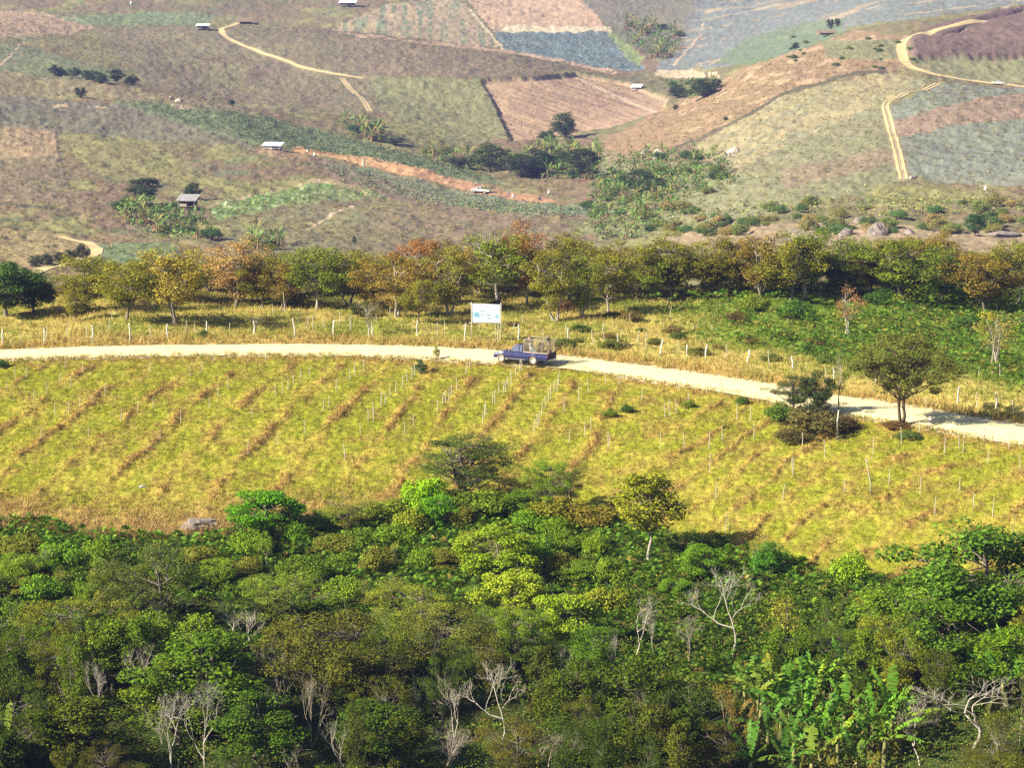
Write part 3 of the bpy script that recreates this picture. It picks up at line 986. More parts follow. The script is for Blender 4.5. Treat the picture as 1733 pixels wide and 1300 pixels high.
# tree and bushes beside the road, right
p = hit(1522, 716); p = (p[0], near_edge_y(p[0]) - .5, float(zat(p[0], near_edge_y(p[0]) - .5)))
o = put(roadtree[0], p, ZC + p[1] * float(tval(560)) - p[2], 92 / F * p[1], (.16, .18, .035), (.14, .10, .07)); tag(o, "spreading dark olive tree with one trunk at the road edge", "tree")
p = hit(1380, 700); o = put(broad[1], (p[0], p[1] - 1, float(zat(p[0], p[1] - 1))), 3.4, 1.5, (.07, .10, .03), DKB); tag(o, "small dark tree rising out of the roadside brown bush, right one of two", "tree")
p = hit(1342, 700); o = put(flatt[1], (p[0], p[1] - 1, float(zat(p[0], p[1] - 1))), 3.1, 2.0, (.08, .11, .03), DKB); tag(o, "small dark tree rising out of the roadside brown bush, left one of two", "tree")
p = hit(1417, 700); o = put(sparse[0], (p[0], p[1], p[2]), 4.6, .9, (.13, .17, .04), PALEB); tag(o, "thin upright sapling between the bush and the spreading roadside tree", "tree")
for (px, py, wpx, hh, colr, lb) in [(1385, 735, 120, 1.9, (.15, .13, .045), "brownish dense bush under the two small roadside trees"), (1320, 715, 70, 1.6, (.13, .22, .03), "bright green bush at the left of the brown roadside bush"),
                                    (1345, 748, 70, 1.0, (.13, .11, .04), "low dark olive bush in front of the brown roadside bush"), (1430, 725, 60, 1.0, (.14, .09, .05), "low brown bush at the right of the brown roadside bush"),
                                    (1520, 722, 60, .45, (.22, .13, .05), "low reddish scrub around the base of the spreading roadside tree"), (1540, 742, 50, .6, (.12, .18, .04), "small green shrub just below the spreading roadside tree")]:
    p = hit(px, py); o = put(bush[i % 5], p, hh, wpx / 2 / F * p[1], colr); i += 1
    tag(o, lb, "bush", "bushes at the road edge")
p = hit(738, 608); o = put(conifer[0], p, 1.3, .35, (.35, .38, .05)); tag(o, "small yellow-green conical sapling at the near edge of the road", "sapling")
p = hit(711, 632); o = put(conifer[0], p, 1.2, .6, (.05, .14, .07)); tag(o, "small blue-green conical sapling in the mown field near the road", "sapling")
for (px, py, colr) in [(1330, 705, GRN), (1165, 690, GRN), (1060, 698, DKG), (1030, 705, GRN), (1258, 685, DKG), (345, 570, DKG), (4, 622, DKG), (130, 525, GRN)]:
    p = hit(px, py); o = put(bush[i % 5], p, .7, .6, colr); i += 1
    later(o, "tiny shrubs dotted in the grass", "tiny low shrub dotted in the dry grass", "shrub")

# ------------------------------------------------------------------ thicket below the field
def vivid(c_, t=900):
    k_ = float(np.interp(t, [980, 1090], [1, .58]))  # leaf colour darkens down the thicket, painting in deeper shade
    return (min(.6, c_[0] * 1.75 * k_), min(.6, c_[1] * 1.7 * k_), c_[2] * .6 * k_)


TH = [  # proto list, px, top, height m, width px, colour, bark, label
    (broad, 450, 825, 3.6, 125, (.07, .19, .02), DKB, "bright green round-crowned tree at the bottom edge of the mown field"),
    (airy, 590, 832, 2.6, 110, (.15, .17, .05), DKB, "low grey-green tree at the field edge right of the round bright one"),
    (bush, 716, 800, 3.0, 70, (.16, .30, .02), DKB, "yellow-green leafy climber-covered shrub below the dark spreading tree"),
    (lowspread, 785, 735, 4.4, 165, (.06, .09, .045), DKB, "dark spreading tree with tiered crown leaning over the field edge"),
    (airy, 930, 765, 4.2, 85, (.11, .18, .035), DKB, "feathery green tree at the field edge, middle of the photo"),
    (airy, 968, 770, 3.6, 70, (.11, .13, .05), DKB, "thin feathery tree just right of the feathery green one"),
    (slender, 1100, 795, 6.0, 112, (.15, .17, .03), (.4, .36, .3), "slender yellow-green tree with bare pale trunk against the field"),
    (bush, 655, 845, 1.6, 90, (.13, .17, .05), DKB, "olive bush at the field edge left of the yellow-green climber"),
    (bush, 775, 822, 1.8, 110, (.08, .12, .035), DKB, "dark bush directly beneath the dark tiered tree"),
    (bush, 835, 830, 1.8, 100, (.1, .15, .04), DKB, "dull green bush at the right foot of the dark tiered tree"),
    (dense, 885, 828, 1.8, 70, (.07, .13, .03), DKB, "dark green bush between the tiered tree and the feathery tree"),
    (bush, 938, 838, 1.7, 90, (.15, .15, .05), DKB, "brownish green bush at the foot of the feathery tree"),
    (bush, 1000, 850, 1.5, 90, (.14, .12, .05), DKB, "low brown-green bush right of the feathery trees"),
    (twiggy, 905, 800, 2.8, 50, (.15, .2, .05), DKB, "thin twiggy shrub left of the feathery tree"),
    (dense, 740, 830, 2.6, 60, (.08, .2, .03), DKB, "small deep green bush below the yellow-green climber"),
    (airy, 262, 912, 6.2, 200, (.06, .085, .045), DKB, "large dark grey-green tree standing in the left thicket"),
    (airy, 215, 935, 5.0, 120, (.08, .11, .04), DKB, "dark olive tree overlapping the large dark grey-green one"),
    (broad, 840, 890, 3.8, 125, (.15, .22, .035), DKB, "olive round tree in the middle of the green thicket"),
    (twiggy, 1275, 895, 3.0, 70, (.2, .2, .08), PALEB, "twiggy shrub at the field edge with thin grey stems"),
    (dense, 1300, 912, 2.4, 60, (.05, .14, .04), DKB, "dark green bush beside the twiggy field edge shrub"),
    (bush, 1442, 930, 2.2, 70, (.15, .25, .04), DKB, "small light green bush at the lower field edge"),
    (broad, 1655, 890, 6.5, 260, (.06, .125, .035), DKB, "big dark green tree at the right edge of the field"),
    (airy, 1715, 930, 5.0, 160, (.07, .12, .04), DKB, "dark green tree at the photo's right side behind the big one"),
    (dense, 1535, 985, 3.8, 170, (.09, .16, .03), DKB, "dense mid green tree between the twiggy tree and the big dark one"),
    (broad, 1610, 1010, 4.5, 180, (.06, .12, .03), DKB, "dark broadleaf tree below the big dark tree"),
    (broad, 1720, 1060, 3.6, 130, (.12, .22, .03), DKB, "light green broadleaf tree at the right margin above the bananas"),
    (bare, 1242, 955, 5.2, 150, None, (.5, .46, .4), "white bare tree with crooked limbs against green ferns"),
    (bare, 1075, 1000, 4.2, 95, None, (.55, .5, .42), "pale bare tree above the dense dark green mounds"),
    (bare, 1108, 1000, 4.2, 50, None, (.55, .5, .42), "slim pale bare tree right of the pale bare one"),
    (bare, 1040, 1060, 3.6, 40, None, (.5, .45, .38), "slim bare tree left of the pale bare one"),
    (bare, 1165, 1030, 3.4, 80, None, (.42, .36, .28), "thin brown bare tree between the two pale bare trees"),
    (twiggy, 1355, 1005, 4.4, 150, (.16, .17, .06), (.35, .28, .2), "half-bare twiggy tree with sparse leaves left of the dense tree"),
    (twiggy, 1410, 1010, 3.8, 90, (.06, .12, .04), (.2, .16, .12), "dark twiggy tree beside the half-bare one"),
    (broad, 345, 1072, 5.8, 230, (.09, .17, .03), DKB, "large round-crowned tree with glossy leaf clusters, lower left"),
    (broad, 300, 1120, 4.6, 170, (.12, .18, .03), DKB, "mid green tree overlapping the glossy round-crowned one"),
    (airy, 565, 1018, 6.5, 240, (.10, .105, .04), DKB, "large olive-brown tree left of centre in the lower thicket"),
    (airy, 640, 1060, 5.4, 150, (.08, .10, .035), DKB, "dusky olive tree right of the large olive-brown one"),
    (airy, 110, 1000, 5.6, 190, (.13, .14, .04), DKB, "olive tree near the photo's left side in the lower thicket"),
    (airy, 30, 1050, 5.0, 140, (.09, .13, .03), DKB, "mid green tree at the left margin of the lower thicket"),
    (broad, 190, 1040, 4.6, 130, (.1, .16, .03), DKB, "green tree between the olive tree and the glossy round one"),
    (airy, 470, 960, 4.0, 160, (.12, .17, .05), DKB, "grey-green tree above the large olive-brown one"),
    (airy, 690, 980, 4.0, 140, (.15, .18, .05), DKB, "pale olive tree above centre of the thicket"),
    (airy, 760, 1010, 4.6, 150, (.13, .15, .06), DKB, "grey olive tree at the centre of the thicket"),
    (broad, 870, 960, 3.6, 110, (.2, .26, .05), DKB, "yellow-green tree below the olive round tree"),
    (broad, 960, 1000, 4.0, 120, (.17, .25, .04), DKB, "light green tree left of the pale bare trees"),
    (dense, 965, 1118, 4.4, 120, (.085, .13, .022), DKB, "dense olive green mound-shaped tree, left of a pair"),
    (dense, 1095, 1120, 4.6, 190, (.075, .12, .02), DKB, "dense olive green mound-shaped tree, right and wider of a pair"),
    (dense, 1165, 1160, 4.0, 110, (.05, .085, .03), DKB, "dark dense tree at the right end of the olive mounds"),
    (bare, 285, 1155, 5.0, 130, None, (.5, .46, .4), "white many-stemmed bare tree at the bottom left, first of two"),
    (bare, 345, 1150, 5.0, 140, None, (.46, .42, .36), "white bare tree with low fork at the bottom left, second of two"),
    (bare, 850, 1115, 4.6, 130, None, (.6, .53, .45), "pale bare tree with a wide fork, bottom centre"),
    (bare, 775, 1150, 4.4, 80, None, (.55, .48, .4), "pinkish bare tree left of the wide forked one"),
    (bare, 740, 1210, 3.6, 110, None, (.5, .42, .36), "leaning bare tree with tangled boughs near the bottom centre"),
    (bare, 162, 1105, 4.6, 75, None, (.5, .45, .4), "slim bare tree rising in the lower left shade"),
    (bare, 235, 1085, 4.0, 90, None, (.48, .42, .36), "bare tree with long side bough in the lower left shade"),
    (bare, 525, 1130, 5.0, 80, None, (.45, .38, .3), "bare brown tree in front of the large olive-brown one"),
    (twiggy, 1220, 1165, 4.4, 110, (.2, .14, .05), (.4, .3, .22), "reddish brown twiggy tree left of the banana plants"),
    (bare, 1655, 1125, 4.4, 270, None, (.52, .46, .4), "broad grey bare tree with many curved boughs, bottom right"),
    (bare, 1560, 1170, 3.8, 150, None, (.5, .44, .38), "low grey bare tree left of the broad grey one"),
    (twiggy, 1700, 1210, 3.2, 150, (.13, .15, .05), (.4, .34, .28), "low twiggy tree at the bottom right corner"),
    (bare, 760, 1225, 2.6, 130, None, (.5, .42, .36), "low tangle of pale bare twigs at the bottom centre"),
    (bare, 930, 1235, 2.6, 160, None, (.45, .38, .3), "low bare brushwood below the olive mounds"),
    (broad, 440, 1170, 4.4, 150, (.07, .14, .03), DKB, "dark broadleaf tree at the bottom between white and brown bare trees"),
    (broad, 120, 1180, 4.2, 170, (.1, .13, .03), DKB, "olive broadleaf tree at the bottom left"),
    (broad, 640, 1180, 4.0, 150, (.06, .11, .03), DKB, "dark broadleaf tree at the bottom beneath the dusky olive one"),
    (broad, 1060, 1215, 3.4, 180, (.055, .1, .025), DKB, "dark green tree at the bottom below the olive mounds"),
    (airy, 30, 1150, 4.5, 120, (.07, .12, .03), DKB, "dark green tree in the bottom left corner"),
    (airy, 870, 1210, 3.2, 130, (.14, .13, .05), DKB, "dull olive shrubby tree at the bottom centre"),
    (bush, 1630, 1100, 2.6, 100, (.09, .16, .03), DKB, "green bush behind the broad grey bare tree"),
]
for k, (pl_, px, t, hh, wd, colr, bk, lb) in enumerate(TH):
    p = by_height(px, t, hh)
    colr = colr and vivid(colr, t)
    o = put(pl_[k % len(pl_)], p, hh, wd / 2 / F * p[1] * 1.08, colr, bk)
    tag(o, lb, "bush" if pl_ is bush else "tree")
taken = [(a[1], a[2]) for a in TH]
cnt = 0
for k in range(2300):
    px = R.uniform(-260, 1990); t = R.uniform(815, 1310)
    bb = np.interp(px, [q[0] for q in BOT], [q[1] for q in BOT])
    if t < bb - 22 + (30 if px < 420 else 0) + (26 if px > 1180 else 0): continue
    if any(abs(px - a) < (28 if t < 1000 else (33 if t < 1150 else 28)) and abs(t - b_) < (30 if t < 1150 else 22) for a, b_ in taken): continue
    if 1225 < px < 1550 and t > 1075: continue
    if abs(px - 1100) < 62 and 850 < t < 960: continue
    if any(a[0] is bare and abs(px - a[1]) < a[4] / 2 + 22 and a[2] - 12 < t < a[2] + 125 for a in TH): continue
    taken.append((px, t)); cnt += 1
    up = t < 1010
    fern = up
    pl_ = R.choice([bush, bush, dense, twiggy]) if up else R.choice([airy, broad, orch, twiggy, dense, airy, tallbare, orch, slender])
    hh = R.uniform(1.3, 2.2) if up else R.uniform(2.4, 4.8) * (1 if t < 1230 else .7)
    wd = R.uniform(50, 90) if up else R.uniform(65, 130)
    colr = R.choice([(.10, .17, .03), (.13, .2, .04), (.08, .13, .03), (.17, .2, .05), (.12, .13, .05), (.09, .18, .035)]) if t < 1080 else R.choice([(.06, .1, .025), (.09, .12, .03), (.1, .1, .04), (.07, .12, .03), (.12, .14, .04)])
    if pl_ is orch or pl_ is slender: hh = max(hh, R.uniform(3.6, 5.2)); wd *= .72
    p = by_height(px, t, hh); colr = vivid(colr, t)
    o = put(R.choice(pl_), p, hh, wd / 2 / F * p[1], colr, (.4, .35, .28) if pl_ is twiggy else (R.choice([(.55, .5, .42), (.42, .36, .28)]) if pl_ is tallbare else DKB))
    reg = "left" if px < 580 else ("middle" if px < 1150 else "right")
    zone = "upper" if t < 1010 else ("centre" if t < 1130 else "bottom")
    kind = {id(bush): "bush", id(orch): "upright leafy tree", id(slender): "thin-stemmed tree", id(dense): "dense tree", id(twiggy): "twiggy tree", id(tallbare): "slender bare tree", id(airy): "fine-leaved tree", id(broad): "broadleaf tree"}[id(pl_)]
    later(o, "trees and bushes filling the thicket", "%s filling the %s %s of the thicket" % (kind, zone, reg), kind.split()[-1])
print("fillers", cnt)
# bananas in the thicket
BN = [(1262, 1120), (1290, 1150), (1310, 1105), (1340, 1135), (1365, 1170), (1385, 1130), (1410, 1120), (1430, 1165), (1455, 1145), (1480, 1175), (1505, 1120), (1525, 1175), (1300, 1200),
      (1345, 1215), (1390, 1215), (1420, 1225), (1470, 1225), (1270, 1240), (1545, 1080), (1500, 1090), (1720, 1085), (1700, 1110), (8, 1215), (45, 1225), (1330, 1250), (1450, 1250), (1283, 1130), (1325, 1160), (1360, 1110), (1400, 1180), (1440, 1110), (1470, 1135), (1510, 1150), (1375, 1245), (1500, 1205)]
for k, (px, t) in enumerate(BN):
    hh = R.uniform(2.7, 3.7)
    p = by_height(px, t - 15, hh)
    o = put(banana[k % 5], p, hh, hh * .62, R.choice([(.11, .25, .022), (.14, .28, .025), (.08, .19, .025), (.19, .27, .035)]), (.25, .24, .09))
    later(o, "banana plants in the thicket", "broad-leaved banana plant with torn leaves in the thicket", "banana plant")

# ------------------------------------------------------------------ far vegetation
def far_tree(pl_, px, base, hh, wpx, colr, group, text, cat="tree", ymin=300):
    p = hit(px, base, ymin)
    o = put(pl_[R.randrange(len(pl_))], p, hh, wpx / 2 / F * p[1], colr, (.2, .17, .14), sink=.3)
    if group: later(o, group, text, cat)
    else: tag(o, text, cat)
    return o


FG = (.055, .09, .035)
for a in [(broad, 247, 345, 7, 60, FG, None, "dark round tree above the banana grove near the lone hut"),
          (dense, 325, 336, 4.5, 28, FG, None, "small dark pointed tree directly behind the lone hut"),
          (broad, 830, 290, 8.5, 75, (.08, .12, .04), None, "broad dark tree at the end of the red dirt strip"),
          (dense, 955, 232, 9, 50, (.06, .1, .035), None, "tall dark tree casting long shadow on the brown field"),
          (dense, 925, 238, 4, 30, (.07, .12, .035), None, "low shrub left of the tall dark field tree"),
          (broad, 985, 300, 9, 60, (.06, .09, .035), None, "dark tree among bananas in the middle of the valley"),
          (broad, 905, 296, 8, 70, (.07, .11, .04), None, "broad dark tree left of the valley's middle bananas"),
          (broad, 945, 285, 6, 50, (.1, .15, .05), None, "mid green rounded tree behind the valley's middle bananas"),
          (dense, 1110, 325, 4, 50, (.05, .09, .04), None, "dark low shrub mass right of the dark green bank tree"),
          (dense, 880, 300, 7, 60, (.05, .08, .04), None, "dark dense trees' rounded crown beside the broad dark valley tree"),
          (dense, 775, 282, 3.5, 40, (.06, .08, .04), None, "dark low bush left of the broad dark valley tree"),
          (broad, 1080, 325, 6, 60, (.07, .12, .045), None, "dark green tree on the valley's right bank"),
          (dense, 670, 245, 3, 30, (.06, .09, .035), None, "dark low bush right of the banana clump on the slope"),
          (dense, 1145, 165, 6, 35, (.06, .1, .035), None, "dark tree in the clump by the pale track, left one"),
          (dense, 1190, 165, 7, 60, (.06, .1, .035), None, "dark wide tree in the clump by the pale track, middle"),
          (dense, 1212, 150, 4, 18, (.05, .08, .035), None, "small dark tree in the clump by the pale track, right one"),
          (dense, 1143, 185, 2.2, 10, (.06, .09, .035), None, "tiny round bush on the open brown slope, upper"),
          (dense, 1228, 203, 1.5, 8, (.06, .09, .035), None, "tiny round bush on the open brown slope, lower"),
          (dense, 1346, 82, 3, 14, (.05, .08, .035), None, "small dark round bush below the far right hut"),
          (dense, 1405, 48, 5, 12, (.06, .08, .035), None, "narrow dark tree behind the far right hut"),
          (dense, 1417, 44, 4, 10, (.07, .09, .035), None, "small dark tree right of the far right hut"),
          (dense, 392, 177, 2.2, 12, (.06, .09, .035), None, "lone small bush on the crest above the orchard strip"),
          (dense, 136, 165, 4, 20, (.05, .08, .035), None, "dark small tree at the head of the orchard strip"),
          (dense, 600, 412, 2, 7, (.05, .08, .035), None, "tiny dark pointed shrub on the slope just above the ridge row"),
          (broad, 1650, 400, 4.5, 40, (.06, .14, .05), None, "green tree behind the ridge row, right of the terrace rocks")]:
    far_tree(*a)
for k in range(9):
    far_tree(dense if k % 2 else broad, 92 + k * 17 + R.uniform(-7, 7), 126 + k * 2.4 + R.uniform(-3, 3), R.uniform(2.2, 5.2), R.uniform(14, 30), R.choice([FG, (.08, .12, .045), (.1, .15, .05)]), "bushes in the hollow at the upper left", "dark bush in the hollow at the upper left", "bush")
for k in range(9):
    far_tree(dense, -20 + k * 20, 462 - k * 3 if k > 3 else 470, R.uniform(2, 3.4), 26, (.07, .09, .04), "bushes below the lower left track", "dark bush below the lower left track", "bush")
GRV = [("lone hut", [(195, 350), (260, 345), (300, 362), (345, 375), (360, 405), (300, 408), (240, 385), (190, 370)], 46, 3.8),
       ("row end", [(420, 405), (470, 405), (485, 425), (415, 425)], 10, 4.2),
       ("orchard strip", [(575, 208), (640, 215), (655, 240), (590, 235)], 17, 5.0),
       ("upper basin", [(1055, 42), (1140, 38), (1155, 70), (1135, 100), (1095, 100), (1060, 70)], 40, 6.0),
       ("valley floor", [(700, 262), (900, 300), (1005, 310), (1020, 260), (920, 250), (860, 285), (740, 255)], 70, 4.8),
       ("right bank", [(1000, 310), (1040, 270), (1130, 255), (1230, 260), (1240, 310), (1160, 350), (1100, 400), (1010, 410), (990, 360)], 130, 3.6),
       ("pale track", [(1120, 135), (1215, 132), (1215, 150), (1130, 150)], 8, 3.8)]
for nm, poly, N_, hh in GRV:
    xs_ = [q[0] for q in poly]; ys_ = [q[1] for q in poly]; c_ = 0
    while c_ < N_:
        px, py = R.uniform(min(xs_), max(xs_)), R.uniform(min(ys_), max(ys_))
        if not inpoly(np.array([px]), np.array([py]), poly)[0]: continue
        c_ += 1
        p = hit(px, py, 300)
        h_ = hh * R.uniform(.75, 1.25)
        if R.random() < .78:
            o = put(banana[c_ % 5], p, h_, h_ * .6, R.choice([(.15, .28, .06), (.21, .32, .08), (.12, .22, .06), (.29, .31, .11)]), (.3, .22, .12), sink=.2)
            later(o, "banana plants of the %s grove" % nm, "banana plant in the grove by the %s" % nm, "banana plant")
        else:
            o = put(bush[c_ % 5], p, h_ * .6, h_ * .5, R.choice([(.08, .14, .05), (.16, .22, .06), (.22, .24, .08)]), sink=.2)
            later(o, "bushes of the %s grove" % nm, "bush in the grove by the %s" % nm, "bush")
for k in range(95):
    px = R.uniform(1130, 1760); py = R.uniform(345, 398)
    if py < 372 and R.random() < .35: continue
    p = hit(px, py, 300); r_ = R.uniform(1.0, 2.4)
    o = put(R.choice(bush), p, r_ * R.uniform(.8, 1.3), r_, R.choice([(.13, .2, .06), (.2, .26, .07), (.3, .28, .1), (.42, .32, .13), (.13, .24, .07)]), sink=.1)
    later(o, "bushes along the rocky terrace", "bush on the slope just above the rocky terrace", "bush")
for k in range(22):
    px = R.uniform(1330, 1560); py = R.uniform(60, 125)
    p = hit(px, py, 300); r_ = R.uniform(.6, 1.6)
    if inpoly(np.array([px]), np.array([py]), PURPLE)[0]: continue
    o = put(R.choice(bush), p, r_, r_, R.choice([(.12, .2, .05), (.18, .24, .07)]), sink=.1)
    later(o, "bushes on the upper right hill", "small bush dotted on the upper right hill", "bush")

# ------------------------------------------------------------------ small plants in masses
def blades(name, P, hgt, wid, cols, rg, lean=.5, nb=4):
    n = len(P)
    P = np.repeat(P, nb, 0) + rg.normal(size=(n * nb, 3)) * [.10, .10, 0]
    h = np.repeat(hgt, nb) * rg.uniform(.5, 1.2, n * nb)
    a = rg.uniform(0, 6.28, n * nb); s = np.stack([np.cos(a), np.sin(a), np.zeros_like(a)], -1)
    l = rg.normal(size=(n * nb, 3)) * [1, 1, 0] * lean * h[:, None]
    top = P + l + np.stack([0 * h, 0 * h, h], -1)
    w_ = np.repeat(wid, nb)[:, None] if np.ndim(wid) else wid
    V_ = np.stack([P - s * w_, P + s * w_, top], 1).reshape(-1, 3)
    F_ = np.arange(3 * n * nb).reshape(-1, 3)
    cc = np.repeat(cols, nb, 0) * rg.uniform(.62, 1.35, (n * nb, 1))
    o = link(name, npmesh(name, V_, F_, np.repeat(cc, 3, 0)), M_BLADE, None, (1, 1, 1))
    return o


rg = np.random.default_rng(55)
# mown field
n_ = 165000
x = rg.uniform(-60, 60, n_); y = rg.uniform(143, 219, n_)
d = near_edge_y(x) - y; z = zat(x, y)
px_, py_ = project(x, y, z)
bpv = np.interp(px_, [q[0] for q in BOT], [q[1] for q in BOT])
ok = (d > -.35) & (np.abs(px_ - 866) < 1280) & (py_ < bpv + 15)
x, y, z, d, py_, px_, bpv = [q[ok] for q in (x, y, z, d, py_, px_, bpv)]
wr = windrow(x, y, d)
g1 = gmask(x, y, d)
lowL = sstep(-75, -5, py_ - bpv) * sstep(800, 500, px_)
hgt = .10 + .12 * rg.random(len(x)) + wr * .13 + sstep(1.8, .2, d) * .2 + lowL * .35
colr = np.where((g1 > rg.random(len(x)))[:, None], [.30, .31, .03], [.44, .375, .07])
colr = np.where((wr * rg.uniform(.6, 1.4, len(x)) > .48)[:, None], np.where((rg.random(len(x)) < .5)[:, None], [.46, .31, .12], [.27, .14, .05]), colr)
colr = np.where((rg.random(len(x)) < .05 + .45 * (fbm(x / 1.3, y / 2.2, 151, 3) > .6))[:, None], [.27, .16, .055], colr)
colr = np.where(((d < 1.6) & (rg.random(len(x)) < .5))[:, None], [.42, .27, .10], colr)
colr = np.where((lowL > rg.random(len(x)))[:, None], [.50, .34, .13], colr)
tag(blades("field_grass", np.stack([x, y, z - .03], -1), hgt, .03, colr, rg, .7), "short green and straw grass of the mown field", "grass", kind="stuff")
# beyond the road
n_ = 62000
x = rg.uniform(-58, 56, n_); y = rg.uniform(178, 262, n_)
d = y - far_edge_y(x); ok = d > -.35
x, y, d = x[ok], y[ok], d[ok]; z = zat(x, y)
right = sstep(8, 26, x) * sstep(10, 22, d)
hgt = .22 + .3 * rg.random(len(x)) + sstep(5, .5, d) * .35
g1 = fbm(x / 4, y / 5, 87)
colr = np.where((g1 + .25 * (rg.random(len(x)) - .5) > .50)[:, None], [.27, .29, .045], [.52, .405, .12])
colr = np.where((sstep(6, 1, d) * rg.random(len(x)) > .35)[:, None], [.46, .32, .10], colr)
colr = np.where((right > rg.random(len(x)) * 1.2)[:, None], [.17, .25, .03], colr)
tag(blades("verge_grass", np.stack([x, y, z - .04], -1), hgt, .035, colr, rg, .45), "tall straw coloured grass between road and ridge trees", "grass", kind="stuff")


def ferns(name, P, size, cols, rg, nf=7, npair=6):
    VV = []; CC = []
    n = len(P)
    for f in range(nf):
        az = rg.uniform(0, 6.28, n); el = rg.uniform(.15, 1.25, n); fb_ = rg.uniform(.45, 1.35, (n, 1))
        d = np.stack([np.cos(az) * np.cos(el), np.sin(az) * np.cos(el), np.sin(el)], -1)
        side = np.stack([-np.sin(az), np.cos(az), 0 * az], -1)
        for k in range(npair):
            t = (k + 1) / npair
            c_ = P + d * (size * t)[:, None]; c_[:, 2] -= size * .55 * t * t
            l = (size * .32 * (1.15 - t))[:, None]
            for sg in (-1, 1):
                tip = c_ + side * sg * l + d * l * .5; tip[:, 2] -= l[:, 0] * .25
                wv = d * (size * .055)[:, None]
                VV.append(np.stack([c_ - wv, c_ + wv, tip + wv * .3], 1))
                CC.append(cols * fb_ * rg.uniform(.8, 1.2, (n, 1)))
    V_ = np.concatenate(VV).reshape(-1, 3); cc = np.repeat(np.concatenate(CC), 3, 0)
    return link(name, npmesh(name, V_, np.arange(len(V_)).reshape(-1, 3), cc), M_BLADE, None, (1, 1, 1))


# ferns below the field
n_ = 38000
x = rg.uniform(-52, 52, n_); y = rg.uniform(118, 176, n_); z = zat(x, y)
px_, py_ = project(x, y, z); bpv = np.interp(px_, [q[0] for q in BOT], [q[1] for q in BOT])
ok = (py_ > bpv + 4 + 40 * (fbm(x / 5, y / 5, 5) - .5)) & (np.abs(px_ - 866) < 1250) & (py_ < 1120 + 90 * fbm(x / 4, y / 4, 6))
x, y, z, py_ = x[ok], y[ok], z[ok], py_[ok]
hh = .25 + .9 * fbm(x / 3, y / 3, 95)
g = rg.random((len(x), 1))
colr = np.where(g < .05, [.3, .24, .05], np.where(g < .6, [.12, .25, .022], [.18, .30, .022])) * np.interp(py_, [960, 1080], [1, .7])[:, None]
P = np.stack([x, y, z + hh * .6], -1)
print("ferns", len(P))
tag(ferns("fern_undergrowth", P, .38 + .36 * rg.random(len(P)), colr, rg, 7, 7), "green ferns covering the slope below the field", "ferns", kind="stuff")
# ferns and creepers on the ridge, right
n_ = 14000
x = rg.uniform(5, 56, n_); y = rg.uniform(195, 258, n_); d = y - far_edge_y(x)
m_ = sstep(10, 30, x) * sstep(10, 21, d)
ok = (m_ > rg.random(n_) * 1.5) & (fbm(x / 6, y / 8, 99) > .34)
x, y = x[ok][:7000], y[ok][:7000]; z = zat(x, y)
g = rg.random((len(x), 1)) * .6 + fbm(x / 5, y / 6, 98)[:, None] * .6
colr = np.where(g < .5, [.27, .27, .045], np.where(g < .7, [.16, .29, .03], [.12, .23, .028]))
P = np.stack([x, y, z + .25 + .8 * fbm(x / 3, y / 3, 96)], -1)
tag(ferns("ridge_ferns", P, .38 + .34 * rg.random(len(P)), colr, rg, 6, 6), "bright green ferns and creepers beneath the ridge trees", "ferns", kind="stuff")
# leafy scrub mass between the thicket trees
n_ = 540000
x = rg.uniform(-46, 46, n_); y = 100 + 68 * rg.random(n_) ** 1.15; z = zat(x, y)
px_, py_ = project(x, y, z); bpv = np.interp(px_, [q[0] for q in BOT], [q[1] for q in BOT])
ok = (py_ > bpv + 8) & (np.abs(px_ - 866) < 1250) & (fbm(x / 2, y / 2, 12, 3) > .34)
x, y, z, py_ = x[ok], y[ok], z[ok], py_[ok]
top = .3 + 1.9 * np.clip(fbm(x / 1.6, y / 1.6, 14, 3) - .3, 0, 1) * (.45 + .55 * sstep(880, 1050, py_))
P = np.stack([x, y, z + top * rg.uniform(.2, 1, len(x)) ** .5], -1)
v, f, cc = leafquads(P, .065, .036, rg)
tint = np.repeat(np.where(rg.random((len(x), 1)) < .15, [.28, .2, .06], [.14, .22, .025]) * (.55 + .6 * fbm(x / 4, y / 4, 18)[:, None]), 4, 0)
tag(link("undergrowth", npmesh("undergrowth", v, f, cc * tint), M_LEAF, None, (1, 1, 1)), "tangled leafy scrub on the thicket floor", "undergrowth", kind="stuff")


